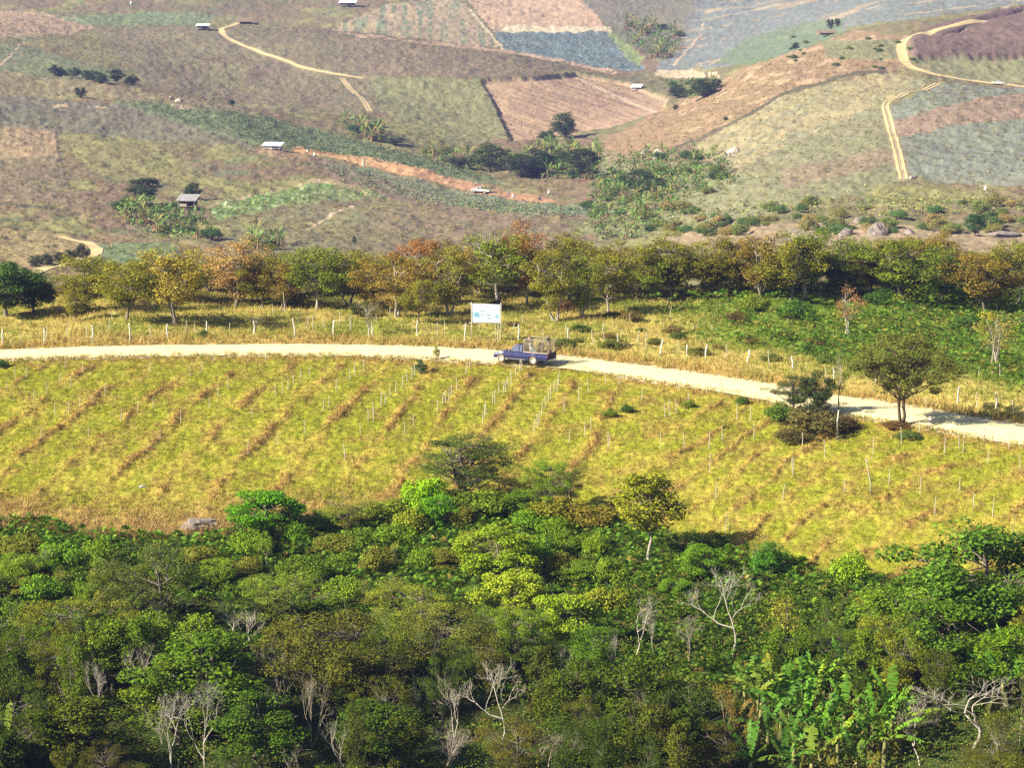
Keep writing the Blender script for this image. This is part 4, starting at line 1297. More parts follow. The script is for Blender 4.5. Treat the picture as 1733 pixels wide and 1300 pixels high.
def crops(name, poly, spacing_px, hgt, col, label, cat, jit=.25, L=.35, nl=10, prob=1.0, vr=.0):
    xs_ = [q[0] for q in poly]; ys_ = [q[1] for q in poly]
    P = []
    pts = [hit(px, py, 300) for px, py in poly]
    wp = [(q[0], q[1]) for q in pts]
    x0, x1 = min(q[0] for q in wp), max(q[0] for q in wp); y0, y1 = min(q[1] for q in wp), max(q[1] for q in wp)
    gx, gy = np.meshgrid(np.arange(x0, x1, spacing_px), np.arange(y0, y1, spacing_px * 1.3))
    gx = gx + gy * .25 % spacing_px
    gx = gx.ravel() + rg.normal(size=gx.size) * jit; gy = gy.ravel() + rg.normal(size=gy.size) * jit
    ok = inpoly(gx, gy, wp) & (rg.random(gx.size) < prob)
    if name.endswith('scrub'):
        qx, qy = project(gx, gy, zat(gx, gy))
        ok &= ~inpoly(qx, qy + 1, DIRT)
        for tx, ty_, tw_, _2 in TPATH: ok &= dline(gx, gy, list(zip(tx[::6], ty_[::6]))) > tw_ * .6
    gx, gy = gx[ok], gy[ok]; gz = zat(gx, gy)
    C_ = np.stack([gx, gy, gz], -1)
    P = np.repeat(C_, nl, 0) + rg.normal(size=(len(C_) * nl, 3)) * [hgt * .45, hgt * .45, hgt * .3] + [0, 0, hgt * .5]
    v, f, cc = leafquads(P, L, L * .6, rg, 1.2, .3)
    cc = cc * np.array(col) * np.repeat(rg.uniform(1 - vr, 1 + vr, (len(C_), 1)), nl * 4, 0)
    tag(link(name, npmesh(name, v, f, cc), M_LEAF, None, (1, 1, 1)), label, cat, kind="stuff")
    print(name, len(C_))


crops("orchard_rows", [(190, 171), (300, 178), (450, 197), (600, 237), (720, 268), (850, 307), (800, 309), (620, 272), (420, 238), (300, 204)], 3.0, 1.3, (.05, .10, .04), "rows of small dark shrubs planted on the long green strip", "shrubs", .15, .3, 12)
crops("cabbage_rows", [(530, 272), (640, 291), (800, 330), (930, 347), (1035, 353), (1035, 360), (900, 366), (780, 350), (650, 322), (560, 292)], 1.6, .5, (.19, .27, .15), "blue-green cabbage crop below the red dirt strip", "cabbages", .2, .3, 5, .9, .3)
crops("vegetable_patch", [(352, 352), (450, 329), (545, 311), (620, 320), (655, 335), (560, 336), (440, 356), (370, 372)], 2.0, .6, (.2, .34, .1), "light green vegetable patch right of the lone hut", "vegetables", .3, .3, 5, .8, .5)
crops("blue_cabbage_field", [(842, 55), (1030, 57), (1056, 85), (1090, 114), (1060, 118), (950, 99), (852, 80)], 2.6, .6, (.15, .23, .22), "blue-green cabbage field in the upper middle", "cabbages", .15, .4, 5, .95, .2)
crops("slope_scrub", [(-200, 470), (-200, 20), (560, 45), (820, 80), (1050, 128), (1060, 180), (900, 250), (1000, 380), (800, 420), (300, 420)], 2.8, .5, (.27, .235, .09), "low mixed scrub scattered over the left slopes", "scrub", 1.8, .22, 8, .8, .45)
crops("hill_scrub", [(1020, 390), (1030, 250), (1230, 132), (1340, 98), (1520, 70), (1535, 110), (1900, 150), (1900, 380), (1500, 370)], 2.8, .5, (.30, .27, .11), "low mixed scrub scattered over the right hill", "scrub", 1.6, .22, 8, .8, .45)

for nm, poly, N_, hh in GRV:
    crops("grove_cover", poly, 3.4, 1.6, (.13, .22, .06), "leafy green growth between the bananas by the " + nm, "undergrowth", 1.4, .42, 16, .8, .5)
crops("terrace_cover", [(1010, 385), (1180, 335), (1330, 345), (1500, 335), (1900, 340), (1900, 372), (1500, 368), (1300, 366), (1130, 385)], 3.2, 1.2, (.24, .27, .09), "mixed scrub and tall grass on the slope above the terrace", "scrub", 1.5, .3, 14, .7, .6)

# ------------------------------------------------------------------ shaped solids
class MB:
    def __init__(s): s.v = []; s.f = []
    def add(s, V, Fc):
        b = len(s.v); s.v += [tuple(map(float, q)) for q in V]; s.f += [tuple(i + b for i in f) for f in Fc]
        return s
    def box(s, x0, x1, y0, y1, z0, z1, bev=0.0):
        if bev <= 0:
            s.add([(x0, y0, z0), (x1, y0, z0), (x1, y1, z0), (x0, y1, z0), (x0, y0, z1), (x1, y0, z1), (x1, y1, z1), (x0, y1, z1)],
                  [(3, 2, 1, 0), (4, 5, 6, 7), (0, 1, 5, 4), (1, 2, 6, 5), (2, 3, 7, 6), (3, 0, 4, 7)])
        else:
            b = bev
            def ring(z, k): return [(x0 + k, y0 + b, z), (x0 + b, y0 + k, z), (x1 - b, y0 + k, z), (x1 - k, y0 + b, z), (x1 - k, y1 - b, z), (x1 - b, y1 - k, z), (x0 + b, y1 - k, z), (x0 + k, y1 - b, z)]
            V = ring(z0, b) + ring(z0 + b, 0) + ring(z1 - b, 0) + ring(z1, b)
            Fc = [tuple(range(7, -1, -1)), tuple(range(24, 32))]
            for k in range(3):
                for i in range(8):
                    Fc.append((k * 8 + i, k * 8 + (i + 1) % 8, k * 8 + 8 + (i + 1) % 8, k * 8 + 8 + i))
            s.add(V, Fc)
        return s
    def tube(s, P, r, k=8, cap=True):
        r = np.broadcast_to(np.asarray(r, float), (len(P),))
        V_, F_ = tubes([(np.array(P, float), r, k)])
        Fc = [tuple(q) for q in F_]
        if cap:
            n = len(V_)
            Fc += [tuple(range(k)), tuple(range(n - 1, n - k - 1, -1))]
        return s.add(V_, Fc)
    def prism(s, prof, y0, y1):  # profile in x,z
        n = len(prof)
        V = [(a, y0, b) for a, b in prof] + [(a, y1, b) for a, b in prof]
        return s.add(V, [tuple(range(n)), tuple(range(2 * n - 1, n - 1, -1))] + [(i, i + n, (i + 1) % n + n, (i + 1) % n) for i in range(n)])
    def build(s, name, mat, parent=None, smooth=False):
        me = bpy.data.meshes.new(name); me.from_pydata(s.v, [], s.f); me.update()
        import bmesh
        bm = bmesh.new(); bm.from_mesh(me); bmesh.ops.recalc_face_normals(bm, faces=bm.faces); bm.to_mesh(me); bm.free()
        if smooth:
            for p in me.polygons: p.use_smooth = True
        return link(name, me, mat, parent)


# ------------------------------------------------------------------ fence posts, stakes
def post_mesh(name, r, h, seed, k=6):
    rg2 = np.random.default_rng(seed)
    m = MB(); n = 4
    P = [(rg2.normal() * r * .3 * i, rg2.normal() * r * .3 * i, -.25 + (h + .25) * i / (n - 1)) for i in range(n)]
    m.tube(P, np.linspace(r * 1.1, r * .9, n), k)
    me = bpy.data.meshes.new(name); me.from_pydata(m.v, [], m.f)
    return me


PM = [post_mesh("fence_post", .075, 1.0, i) for i in range(4)]
for me in PM: me.materials.append(M_POST)
PK = [post_mesh("stake", .03, 1.0, 10 + i, 5) for i in range(4)]
for me in PK: me.materials.append(M_STAKE)
POSTS = [(5, 582, 24), (75, 584, 29), (157, 579, 27), (220, 577, 29), (284, 572, 23), (350, 568, 24), (430, 570, 27), (499, 571, 31), (564, 569, 27), (630, 570, 24), (706, 569, 26), (787, 576, 28), (877, 578, 29),
         (962, 581, 25), (1046, 590, 24), (1118, 600, 26), (1163, 602, 18), (1194, 608, 25), (1266, 613, 21), (1342, 626, 22), (1412, 642, 20), (1482, 648, 17), (1546, 660, 18), (1621, 682, 27), (1686, 693, 28)]
for k, (px, py, hp) in enumerate(POSTS):
    p = hit(px, py)
    o = link("fence_post", PM[k % 4]); o.location = (p[0], p[1], p[2]); o.scale = (1, 1, hp / F * p[1] * 1.03)
    o.rotation_euler = (R.uniform(-.06, .06), R.uniform(-.09, .05), R.uniform(0, 6))
    later(o, "white fence posts along the far side of the road", "white concrete fence post along the far side of the road", "fence post")
THIN = [(16, 515, 20), (36, 585, 22), (45, 520, 16), (79, 575, 22), (114, 570, 26), (148, 572, 22), (185, 560, 22), (190, 540, 14), (210, 525, 12), (255, 570, 20), (315, 566, 24), (388, 560, 14), (417, 545, 16), (463, 532, 16), (483, 528, 34),
        (505, 545, 22), (518, 560, 26), (529, 560, 28), (549, 558, 22), (575, 550, 22), (593, 558, 22), (594, 560, 26), (637, 545, 14), (660, 535, 24), (740, 572, 26), (753, 565, 22), (811, 558, 16), (842, 582, 38), (870, 560, 14), (958, 562, 16),
        (922, 575, 18), (1003, 582, 24), (1020, 562, 18), (1024, 580, 20), (1054, 572, 14), (1078, 585, 26), (1092, 592, 32), (1133, 540, 22), (1147, 598, 18), (1174, 560, 10), (1205, 560, 10), (1229, 612, 30), (1303, 622, 30), (1347, 572, 12),
        (1398, 640, 18), (1578, 705, 24), (1568, 690, 18), (1654, 688, 26), (1692, 640, 26), (1623, 630, 12), (1657, 635, 14), (1716, 700, 24), (1455, 572, 14), (1410, 568, 8), (728, 535, 20), (1290, 520, 14), (885, 545, 12), (1065, 545, 14), (90, 520, 12), (330, 560, 12), (1130, 520, 14)]
for k, (px, py, hp) in enumerate(THIN):
    p = hit(px, py)
    o = link("stake", PK[k % 4]); o.location = p; o.scale = (1.2, 1.2, hp / F * p[1])
    o.rotation_euler = (R.uniform(-.06, .06), R.uniform(-.2, .2), R.uniform(0, 6))
    later(o, "thin stakes in the grass beyond the road", "thin grey stake standing in the grass beyond the road", "stake")
FS = {
    "diagonal row left of the blue-green sapling": [(592, 645), (600, 636), (616, 627), (569, 661)],
    "row running down from the blue-green sapling": [(702, 636), (697, 642), (689, 648), (681, 656), (670, 663), (660, 672), (652, 684), (645, 688), (633, 702), (632, 712), (623, 712)],
    "row between the sapling and the pickup": [(805, 618), (795, 625), (789, 634), (773, 660), (764, 670), (760, 679), (755, 683), (749, 686), (741, 698)],
    "row running down from the pickup": [(885, 617), (883, 627), (880, 630), (873, 639), (866, 651), (860, 656), (856, 664), (852, 666), (844, 667), (838, 683), (834, 684), (823, 702), (820, 708), (817, 716)],
    "diagonal row just right of the pickup": [(945, 650), (943, 662), (938, 664), (932, 675), (928, 680), (923, 690), (917, 703), (912, 716), (910, 724), (904, 734)],
}
used_f = []
for nm, lst in FS.items():
    for k, (px, py) in enumerate(lst):
        p = hit(px, py); used_f.append((px, py))
        o = link("stake", PK[k % 4]); o.location = p; o.scale = (1.15, 1.15, R.uniform(.85, 1.15)); o.rotation_euler = (R.uniform(-.04, .04), R.uniform(-.05, .05), R.uniform(0, 6))
        later(o, "white planting stakes in the mown field", "thin white stake in the " + nm, "stake")
RR = [(996, 665), (979, 678), (955, 698), (1025, 650), (1048, 650), (1029, 757), (1031, 757), (963, 752), (1000, 728), (990, 740), (1118, 758), (1086, 678), (1144, 700), (1200, 760), (1125, 706), (1159, 760), (1247, 710), (1201, 798), (1341, 800), (1342, 805), (1235, 905),
      (1228, 900), (1429, 835), (1557, 838), (1624, 830), (1648, 860), (1680, 876), (1623, 760), (1630, 768), (1598, 770), (1708, 760), (1672, 785), (1727, 800), (1556, 735), (1505, 820), (1582, 872), (1325, 848), (1211, 845), (1478, 770), (1526, 752), (1665, 745),
      (1396, 775), (1358, 760), (1276, 745), (1222, 745), (1271, 712), (1197, 665), (1222, 662), (1165, 690), (1150, 662), (1133, 705),
      (26, 640), (65, 618), (110, 622), (45, 642), (83, 612), (120, 655), (140, 630), (101, 648), (205, 608), (228, 604), (285, 602), (361, 612), (450, 610), (542, 608), (566, 603), (180, 612), (192, 611), (254, 630), (342, 630), (322, 636), (178, 668), (155, 685), (135, 690), (117, 700), (93, 703), (80, 668), (58, 680),
      (12, 662), (150, 742), (306, 718), (354, 690), (427, 708), (466, 672), (478, 668), (497, 652), (509, 645), (524, 638), (488, 660), (386, 660), (370, 672), (271, 745), (548, 695), (556, 690), (584, 780), (583, 770), (70, 745), (233, 700), (205, 715), (420, 770), (470, 755), (515, 735), (260, 690), (610, 735), (700, 720), (685, 735)]
for k, (px, py) in enumerate(RR):
    p = hit(px, py); b = px < 720
    o = link("stake", PK[k % 4]); o.location = p; o.scale = (.9, .9, R.uniform(.75, 1.05)) if b else (1, 1, R.uniform(.85, 1.3)); o.rotation_euler = (R.uniform(-.04, .04), R.uniform(-.06, .06), R.uniform(0, 6))
    later(o, "white planting stakes in the mown field", "short thin stake in the %s mown field" % ("left" if b else "right"), "stake")
# special poles
p = hit(1417, 742); o = link("white_pole", PM[0]); o.location = p; o.scale = (.9, .9, 2.0); tag(o, "tall white pole in front of the brown roadside bush", "pole")
p = hit(1574, 723)
m = MB(); m.box(-.09, .09, -.07, .07, -.2, .75, .02); km = m.build("marker_post", M_POST); km.location = p
m = MB(); m.box(-.095, .095, -.075, .075, .35, .5, .01); m.build("band", noisy("dark_band", (.06, .06, .09)), km); tag(km, "short grey marker post with a dark band by the road's lower edge", "marker post")
p = hit(1475, 836)
m = MB(); m.tube([(0, 0, -.2), (-.1, 0, .8), (-.3, 0, 1.7), (-.42, .05, 2.35)], [.05, .045, .035, .025], 6); m.tube([(-.38, .02, 2.1), (-.2, 0, 2.3), (.1, 0, 2.45)], [.02, .015, .01], 5)
bl_ = m.build("leaning_branch", M_STAKE, smooth=True); bl_.location = p; tag(bl_, "white forked branch leaning up out of the right mown field", "branch")

# ------------------------------------------------------------------ sign board
pL = hit(798, 573); pR = hit(849, 572)
sc_ = pL[1] / F
root = empty("sign_board", (pL[0], pL[1], pL[2]))
Wd = (849 - 798) * sc_; zt = (573 - 514) * sc_ * 1.01
zb = zt - 31.5 * sc_
M_SIGN, n_, l_, b_ = mat_new("sign_face")
tc = n_.new("ShaderNodeTexCoord")
def blob(cx, cz, rx, rz, col, prev, amt):
    mp = n_.new("ShaderNodeMapping"); mp.inputs["Location"].default_value = (-cx / rx, 0, -cz / rz); mp.inputs["Scale"].default_value = (1 / rx, 0, 1 / rz)
    l_.new(tc.outputs["Object"], mp.inputs[0])
    nz = n_.new("ShaderNodeTexNoise"); nz.inputs["Scale"].default_value = 6; l_.new(tc.outputs["Object"], nz.inputs[0])
    ln = n_.new("ShaderNodeVectorMath"); ln.operation = 'LENGTH'; l_.new(mp.outputs[0], ln.inputs[0])
    ad = n_.new("ShaderNodeMath"); ad.operation = 'MULTIPLY_ADD'; l_.new(nz.outputs[0], ad.inputs[0]); ad.inputs[1].default_value = 1.2; l_.new(ln.outputs["Value"], ad.inputs[2])
    mr = n_.new("ShaderNodeMapRange"); mr.inputs[1].default_value = 1.7; mr.inputs[2].default_value = 1.1; mr.inputs[4].default_value = amt; l_.new(ad.outputs[0], mr.inputs[0])
    mx = n_.new("ShaderNodeMix"); mx.data_type = 'RGBA'; l_.new(mr.outputs[0], mx.inputs[0])
    if prev is None: mx.inputs[6].default_value = (.50, .60, .72, 1)
    else: l_.new(prev, mx.inputs[6])
    mx.inputs[7].default_value = (*col, 1)
    return mx.outputs[2]
hB = zt - zb
q = blob(.45, zb + .42 * hB, .36, .26, (.14, .38, .55), None, .95)
q = blob(2.25, zb + .35 * hB, .16, .22, (.2, .42, .58), q, .9)
q = blob(1.3, zb + .92 * hB, .5, .08, (.5, .55, .8), q, .6)
l_.new(q, b_.inputs["Base Color"]); b_.inputs["Roughness"].default_value = .5
m = MB(); m.box(.08, Wd - .08, -.015, .015, zb, zt, .008); m.build("board", M_SIGN, root)
M_LET = noisy("faded_lettering", (.18, .30, .36), .6)
m = MB()
for (cx, cz, ww) in [(.85, .62, .12), (1.02, .62, .10), (.92, .44, .22), (1.42, .41, .22), (1.62, .41, .10), (.70, .30, .08), (1.6, .24, .3), (1.15, .62, .07)]:
    kx = cx - ww / 2
    while kx < cx + ww / 2:
        m.box(kx, kx + .035, -.022, -.0155, zb + cz * hB - .03, zb + cz * hB + .03); kx += .055
m.build("lettering", M_LET, root)
for xx in (0, Wd):
    m = MB(); m.tube([(xx, 0, -.3), (xx + .02, 0, 1.2), (xx, 0, zt + .18)], [.05, .048, .04], 7); m.build("post", M_STAKE, root, True)
for zz in (zb - .05, zt + .02):
    m = MB(); m.tube([(-.22, .045, zz), (Wd * .5, .05, zz), (Wd + .25, .045, zz - .03)], .035, 6); m.build("crossbar", M_STAKE, root, True)
m = MB(); m.tube([(Wd * .83, -.05, -.4), (Wd * .82, .02, zb)], [.03, .025], 5); m.build("prop", M_STAKE, root)
root.rotation_euler = (0, 0, -.15)
tag(root, "white board with faded blue print on pale wooden posts beyond the road", "sign")


# ------------------------------------------------------------------ people
def person(label, pose, cols, group=None):
    """one skinned body; pose = dict of joints; clothing as children"""
    root = empty("person")
    def skin(name, verts, edges, rad, mat, sub=2):
        me = bpy.data.meshes.new(name); me.from_pydata(verts, edges, []); me.update()
        o = link(name, me, mat, root)
        sk = o.modifiers.new("skin", 'SKIN')
        for i, r_ in enumerate(rad):
            me.skin_vertices[0].data[i].radius = r_ if isinstance(r_, tuple) else (r_, r_)
        me.skin_vertices[0].data[0].use_root = True
        ss = o.modifiers.new("sub", 'SUBSURF'); ss.levels = sub; ss.render_levels = sub
        for p_ in me.polygons: p_.use_smooth = True
        sk.use_smooth_shade = True
        return o
    J = pose
    vs = [J['pelvis'], J['waist'], J['chest'], J['neck'], J['headb'], J['headt']]
    rd = [(.15, .11), (.13, .10), (.17, .11), (.055, .055), (.085, .10), (.075, .09)]
    ed = [(0, 1), (1, 2), (2, 3), (3, 4), (4, 5)]
    for s_ in ('L', 'R'):
        b0_ = len(vs); vs += [J['sh' + s_], J['el' + s_], J['wr' + s_], J['ha' + s_]]; rd += [.06, .045, .032, .04]; ed += [(2, b0_), (b0_, b0_ + 1), (b0_ + 1, b0_ + 2), (b0_ + 2, b0_ + 3)]
        hx = np.array(J['ha' + s_]); dv = hx - np.array(J['wr' + s_]); dv /= np.linalg.norm(dv) + 1e-6
        sd_ = np.array([dv[1], -dv[0], 0]) if abs(dv[2]) < .9 else np.array([1.0, 0, 0]); sd_ /= np.linalg.norm(sd_) + 1e-6
        for q in range(4):
            b1_ = len(vs); f0 = hx + sd_ * (q - 1.5) * .021 + dv * .03
            ln_ = [.06, .075, .07, .055][q]
            vs += [tuple(f0), tuple(f0 + dv * ln_ * .6), tuple(f0 + dv * ln_ + np.array([0, 0, -.02]))]; rd += [.010, .009, .008]; ed += [(b0_ + 3, b1_), (b1_, b1_ + 1), (b1_ + 1, b1_ + 2)]
        b1_ = len(vs); f0 = hx + sd_ * .05; vs += [tuple(f0), tuple(f0 + sd_ * .02 + dv * .035)]; rd += [.011, .009]; ed += [(b0_ + 3, b1_), (b1_, b1_ + 1)]
    for s_ in ('L', 'R'):
        b0_ = len(vs); vs += [J['hip' + s_], J['kn' + s_], J['an' + s_], J['to' + s_]]; rd += [.085, .06, .042, (.04, .03)]; ed += [(0, b0_), (b0_, b0_ + 1), (b0_ + 1, b0_ + 2), (b0_ + 2, b0_ + 3)]
    skin("body", vs, ed, rd, noisy("skin", (.42, .25, .16), .6, 20, .08))
    g = J['face']; hb = np.array(J['headb']); ht = np.array(J['headt']); mid = (hb + ht) / 2; fv = np.array(g); sv = np.array([-fv[1], fv[0], 0])
    m = MB()
    m.tube([mid + fv * .085 + [0, 0, .01], mid + fv * .115 - [0, 0, .02], mid + fv * .10 - [0, 0, .035]], [.008, .017, .01], 6)
    for k in (-1, 1): m.tube([mid + sv * k * .085 + [0, 0, .02], mid + sv * k * .10 + [0, 0, 0], mid + sv * k * .085 - [0, 0, .03]], [.012, .018, .01], 6)
    m.build("nose_and_ears", bpy.data.materials["skin"], root, True)
    m = MB()
    for k in (-1, 1): m.tube([mid + sv * k * .034 + fv * .088 + [0, 0, .02], mid + sv * k * .034 + fv * .097 + [0, 0, .02]], [.012, .008], 6)
    m.tube([mid + sv * -.025 + fv * .088 - [0, 0, .055], mid + fv * .096 - [0, 0, .057], mid + sv * .025 + fv * .088 - [0, 0, .055]], [.004, .007, .004], 5)
    m.build("eyes_and_mouth", noisy("eye_dark", (.08, .03, .03)), root)
    skin("hair", [tuple(mid - fv * .03 + [0, 0, .0]), tuple(ht + [0, 0, .015] - fv * .015)], [(0, 1)], [(.10, .095), (.088, .10)], noisy("hair", cols[2], .6), 2)
    tv = [J['pelvis'], J['waist'], J['chest'], tuple(np.array(J['neck']) - [0, 0, .05])]; tr_ = [(.165, .125), (.15, .12), (.19, .13), (.08, .08)]; te = [(0, 1), (1, 2), (2, 3)]
    for s_ in ('L', 'R'):
        b0_ = len(tv); sh, el, wr_ = [np.array(J[k + s_]) for k in ('sh', 'el', 'wr')]
        tv += [tuple(sh), tuple(el), tuple(el + (wr_ - el) * .85)]; tr_ += [.075, .06, .045]; te += [(2, b0_), (b0_, b0_ + 1), (b0_ + 1, b0_ + 2)]
    skin("shirt", tv, te, tr_, noisy("shirt", cols[0], .85, 12, .15))
    pv = [tuple(np.array(J['pelvis']) + [0, 0, .04]), J['pelvis']]; pr_ = [(.155, .12), (.17, .13)]; pe = [(0, 1)]
    for s_ in ('L', 'R'):
        b0_ = len(pv); kn, an = np.array(J['kn' + s_]), np.array(J['an' + s_])
        pv += [J['hip' + s_], tuple(kn), tuple(kn + (an - kn) * .92)]; pr_ += [.10, .075, .06]; pe += [(1, b0_), (b0_, b0_ + 1), (b0_ + 1, b0_ + 2)]
    skin("trousers", pv, pe, pr_, noisy("trousers", cols[1], .85, 12, .15))
    tag(root, label, "person", group)
    return root


def standing(face=(-1, 0, 0), grip=False):
    f = np.array(face, float); s = np.array([-f[1], f[0], 0])
    def P(a, b, z): return tuple(f * a + s * b + [0, 0, z])
    d = dict(pelvis=P(0, 0, .92), waist=P(0, 0, 1.06), chest=P(.01, 0, 1.28), neck=P(.02, 0, 1.45), headb=P(.03, 0, 1.53), headt=P(.04, 0, 1.63), face=tuple(f))
    for k, q in (('L', 1), ('R', -1)):
        d['sh' + k] = P(.01, .19 * q, 1.37)
        if grip:
            d['el' + k] = P(.20, .27 * q, 1.18); d['wr' + k] = P(.42, .22 * q, 1.27); d['ha' + k] = P(.49, .21 * q, 1.28)
        else:
            d['el' + k] = P(.0, .25 * q, 1.10); d['wr' + k] = P(.10, .26 * q, .88); d['ha' + k] = P(.13, .26 * q, .81)
        d['hip' + k] = P(0, .09 * q, .86); d['kn' + k] = P(.03, .10 * q, .48); d['an' + k] = P(0, .11 * q, .08); d['to' + k] = P(.16, .12 * q, .03)
    return d


def sitting(face=(-1, 0, 0)):
    f = np.array(face, float); s = np.array([-f[1], f[0], 0])
    def P(a, b, z): return tuple(f * a + s * b + [0, 0, z])
    d = dict(pelvis=P(0, 0, .50), waist=P(0, 0, .64), chest=P(.02, 0, .86), neck=P(.03, 0, 1.03), headb=P(.05, 0, 1.11), headt=P(.06, 0, 1.21), face=tuple(f))
    for k, q in (('L', 1), ('R', -1)):
        d['sh' + k] = P(.01, .19 * q, .95); d['el' + k] = P(.08, .25 * q, .70); d['wr' + k] = P(.30, .2 * q, .60); d['ha' + k] = P(.37, .18 * q, .58)
        d['hip' + k] = P(.06, .09 * q, .47); d['kn' + k] = P(.42, .11 * q, .48); d['an' + k] = P(.42, .12 * q, .08); d['to' + k] = P(.56, .13 * q, .03)
    return d


# ------------------------------------------------------------------ pickup truck (x forward is -x local: front at x=0, rear at x=4.95)
def carpaint(name, col):
    m, n, l, b = mat_new(name)
    tc = n.new("ShaderNodeTexCoord"); sp = n.new("ShaderNodeSeparateXYZ"); l.new(tc.outputs["Object"], sp.inputs[0])
    nz = n.new("ShaderNodeTexNoise"); nz.inputs["Scale"].default_value = 5; nz.inputs["Detail"].default_value = 6; l.new(tc.outputs["Object"], nz.inputs[0])
    mr = n.new("ShaderNodeMapRange"); mr.inputs[1].default_value = .75; mr.inputs[2].default_value = .35; mr.inputs[3].default_value = 0; mr.inputs[4].default_value = .2; l.new(sp.outputs["Z"], mr.inputs[0])
    mu = n.new("ShaderNodeMath"); mu.operation = 'MULTIPLY'; l.new(mr.outputs[0], mu.inputs[0]); l.new(nz.outputs[0], mu.inputs[1])
    mx = n.new("ShaderNodeMix"); mx.data_type = 'RGBA'; l.new(mu.outputs[0], mx.inputs[0]); mx.inputs[6].default_value = (*col, 1); mx.inputs[7].default_value = (.4, .33, .22, 1)
    l.new(mx.outputs[2], b.inputs["Base Color"]); b.inputs["Roughness"].default_value = .32; b.inputs["Coat Weight"].default_value = .6; b.inputs["Metallic"].default_value = .15
    return m


M_TYRE = noisy("dusty_tyre", (.20, .165, .11), .95, 8, .2)
M_RIM = noisy("wheel_rim", (.75, .72, .66), .5, 8, .1, metal=.2)
M_GLASS = noisy("window_glass", (.10, .12, .20), .08, 3, .1, spec=.8)
M_CHROME = noisy("dull_metal", (.55, .55, .55), .35, 9, .1, metal=.8)
M_BLACK = noisy("black_plastic", (.03, .03, .035), .6, 9, .2)


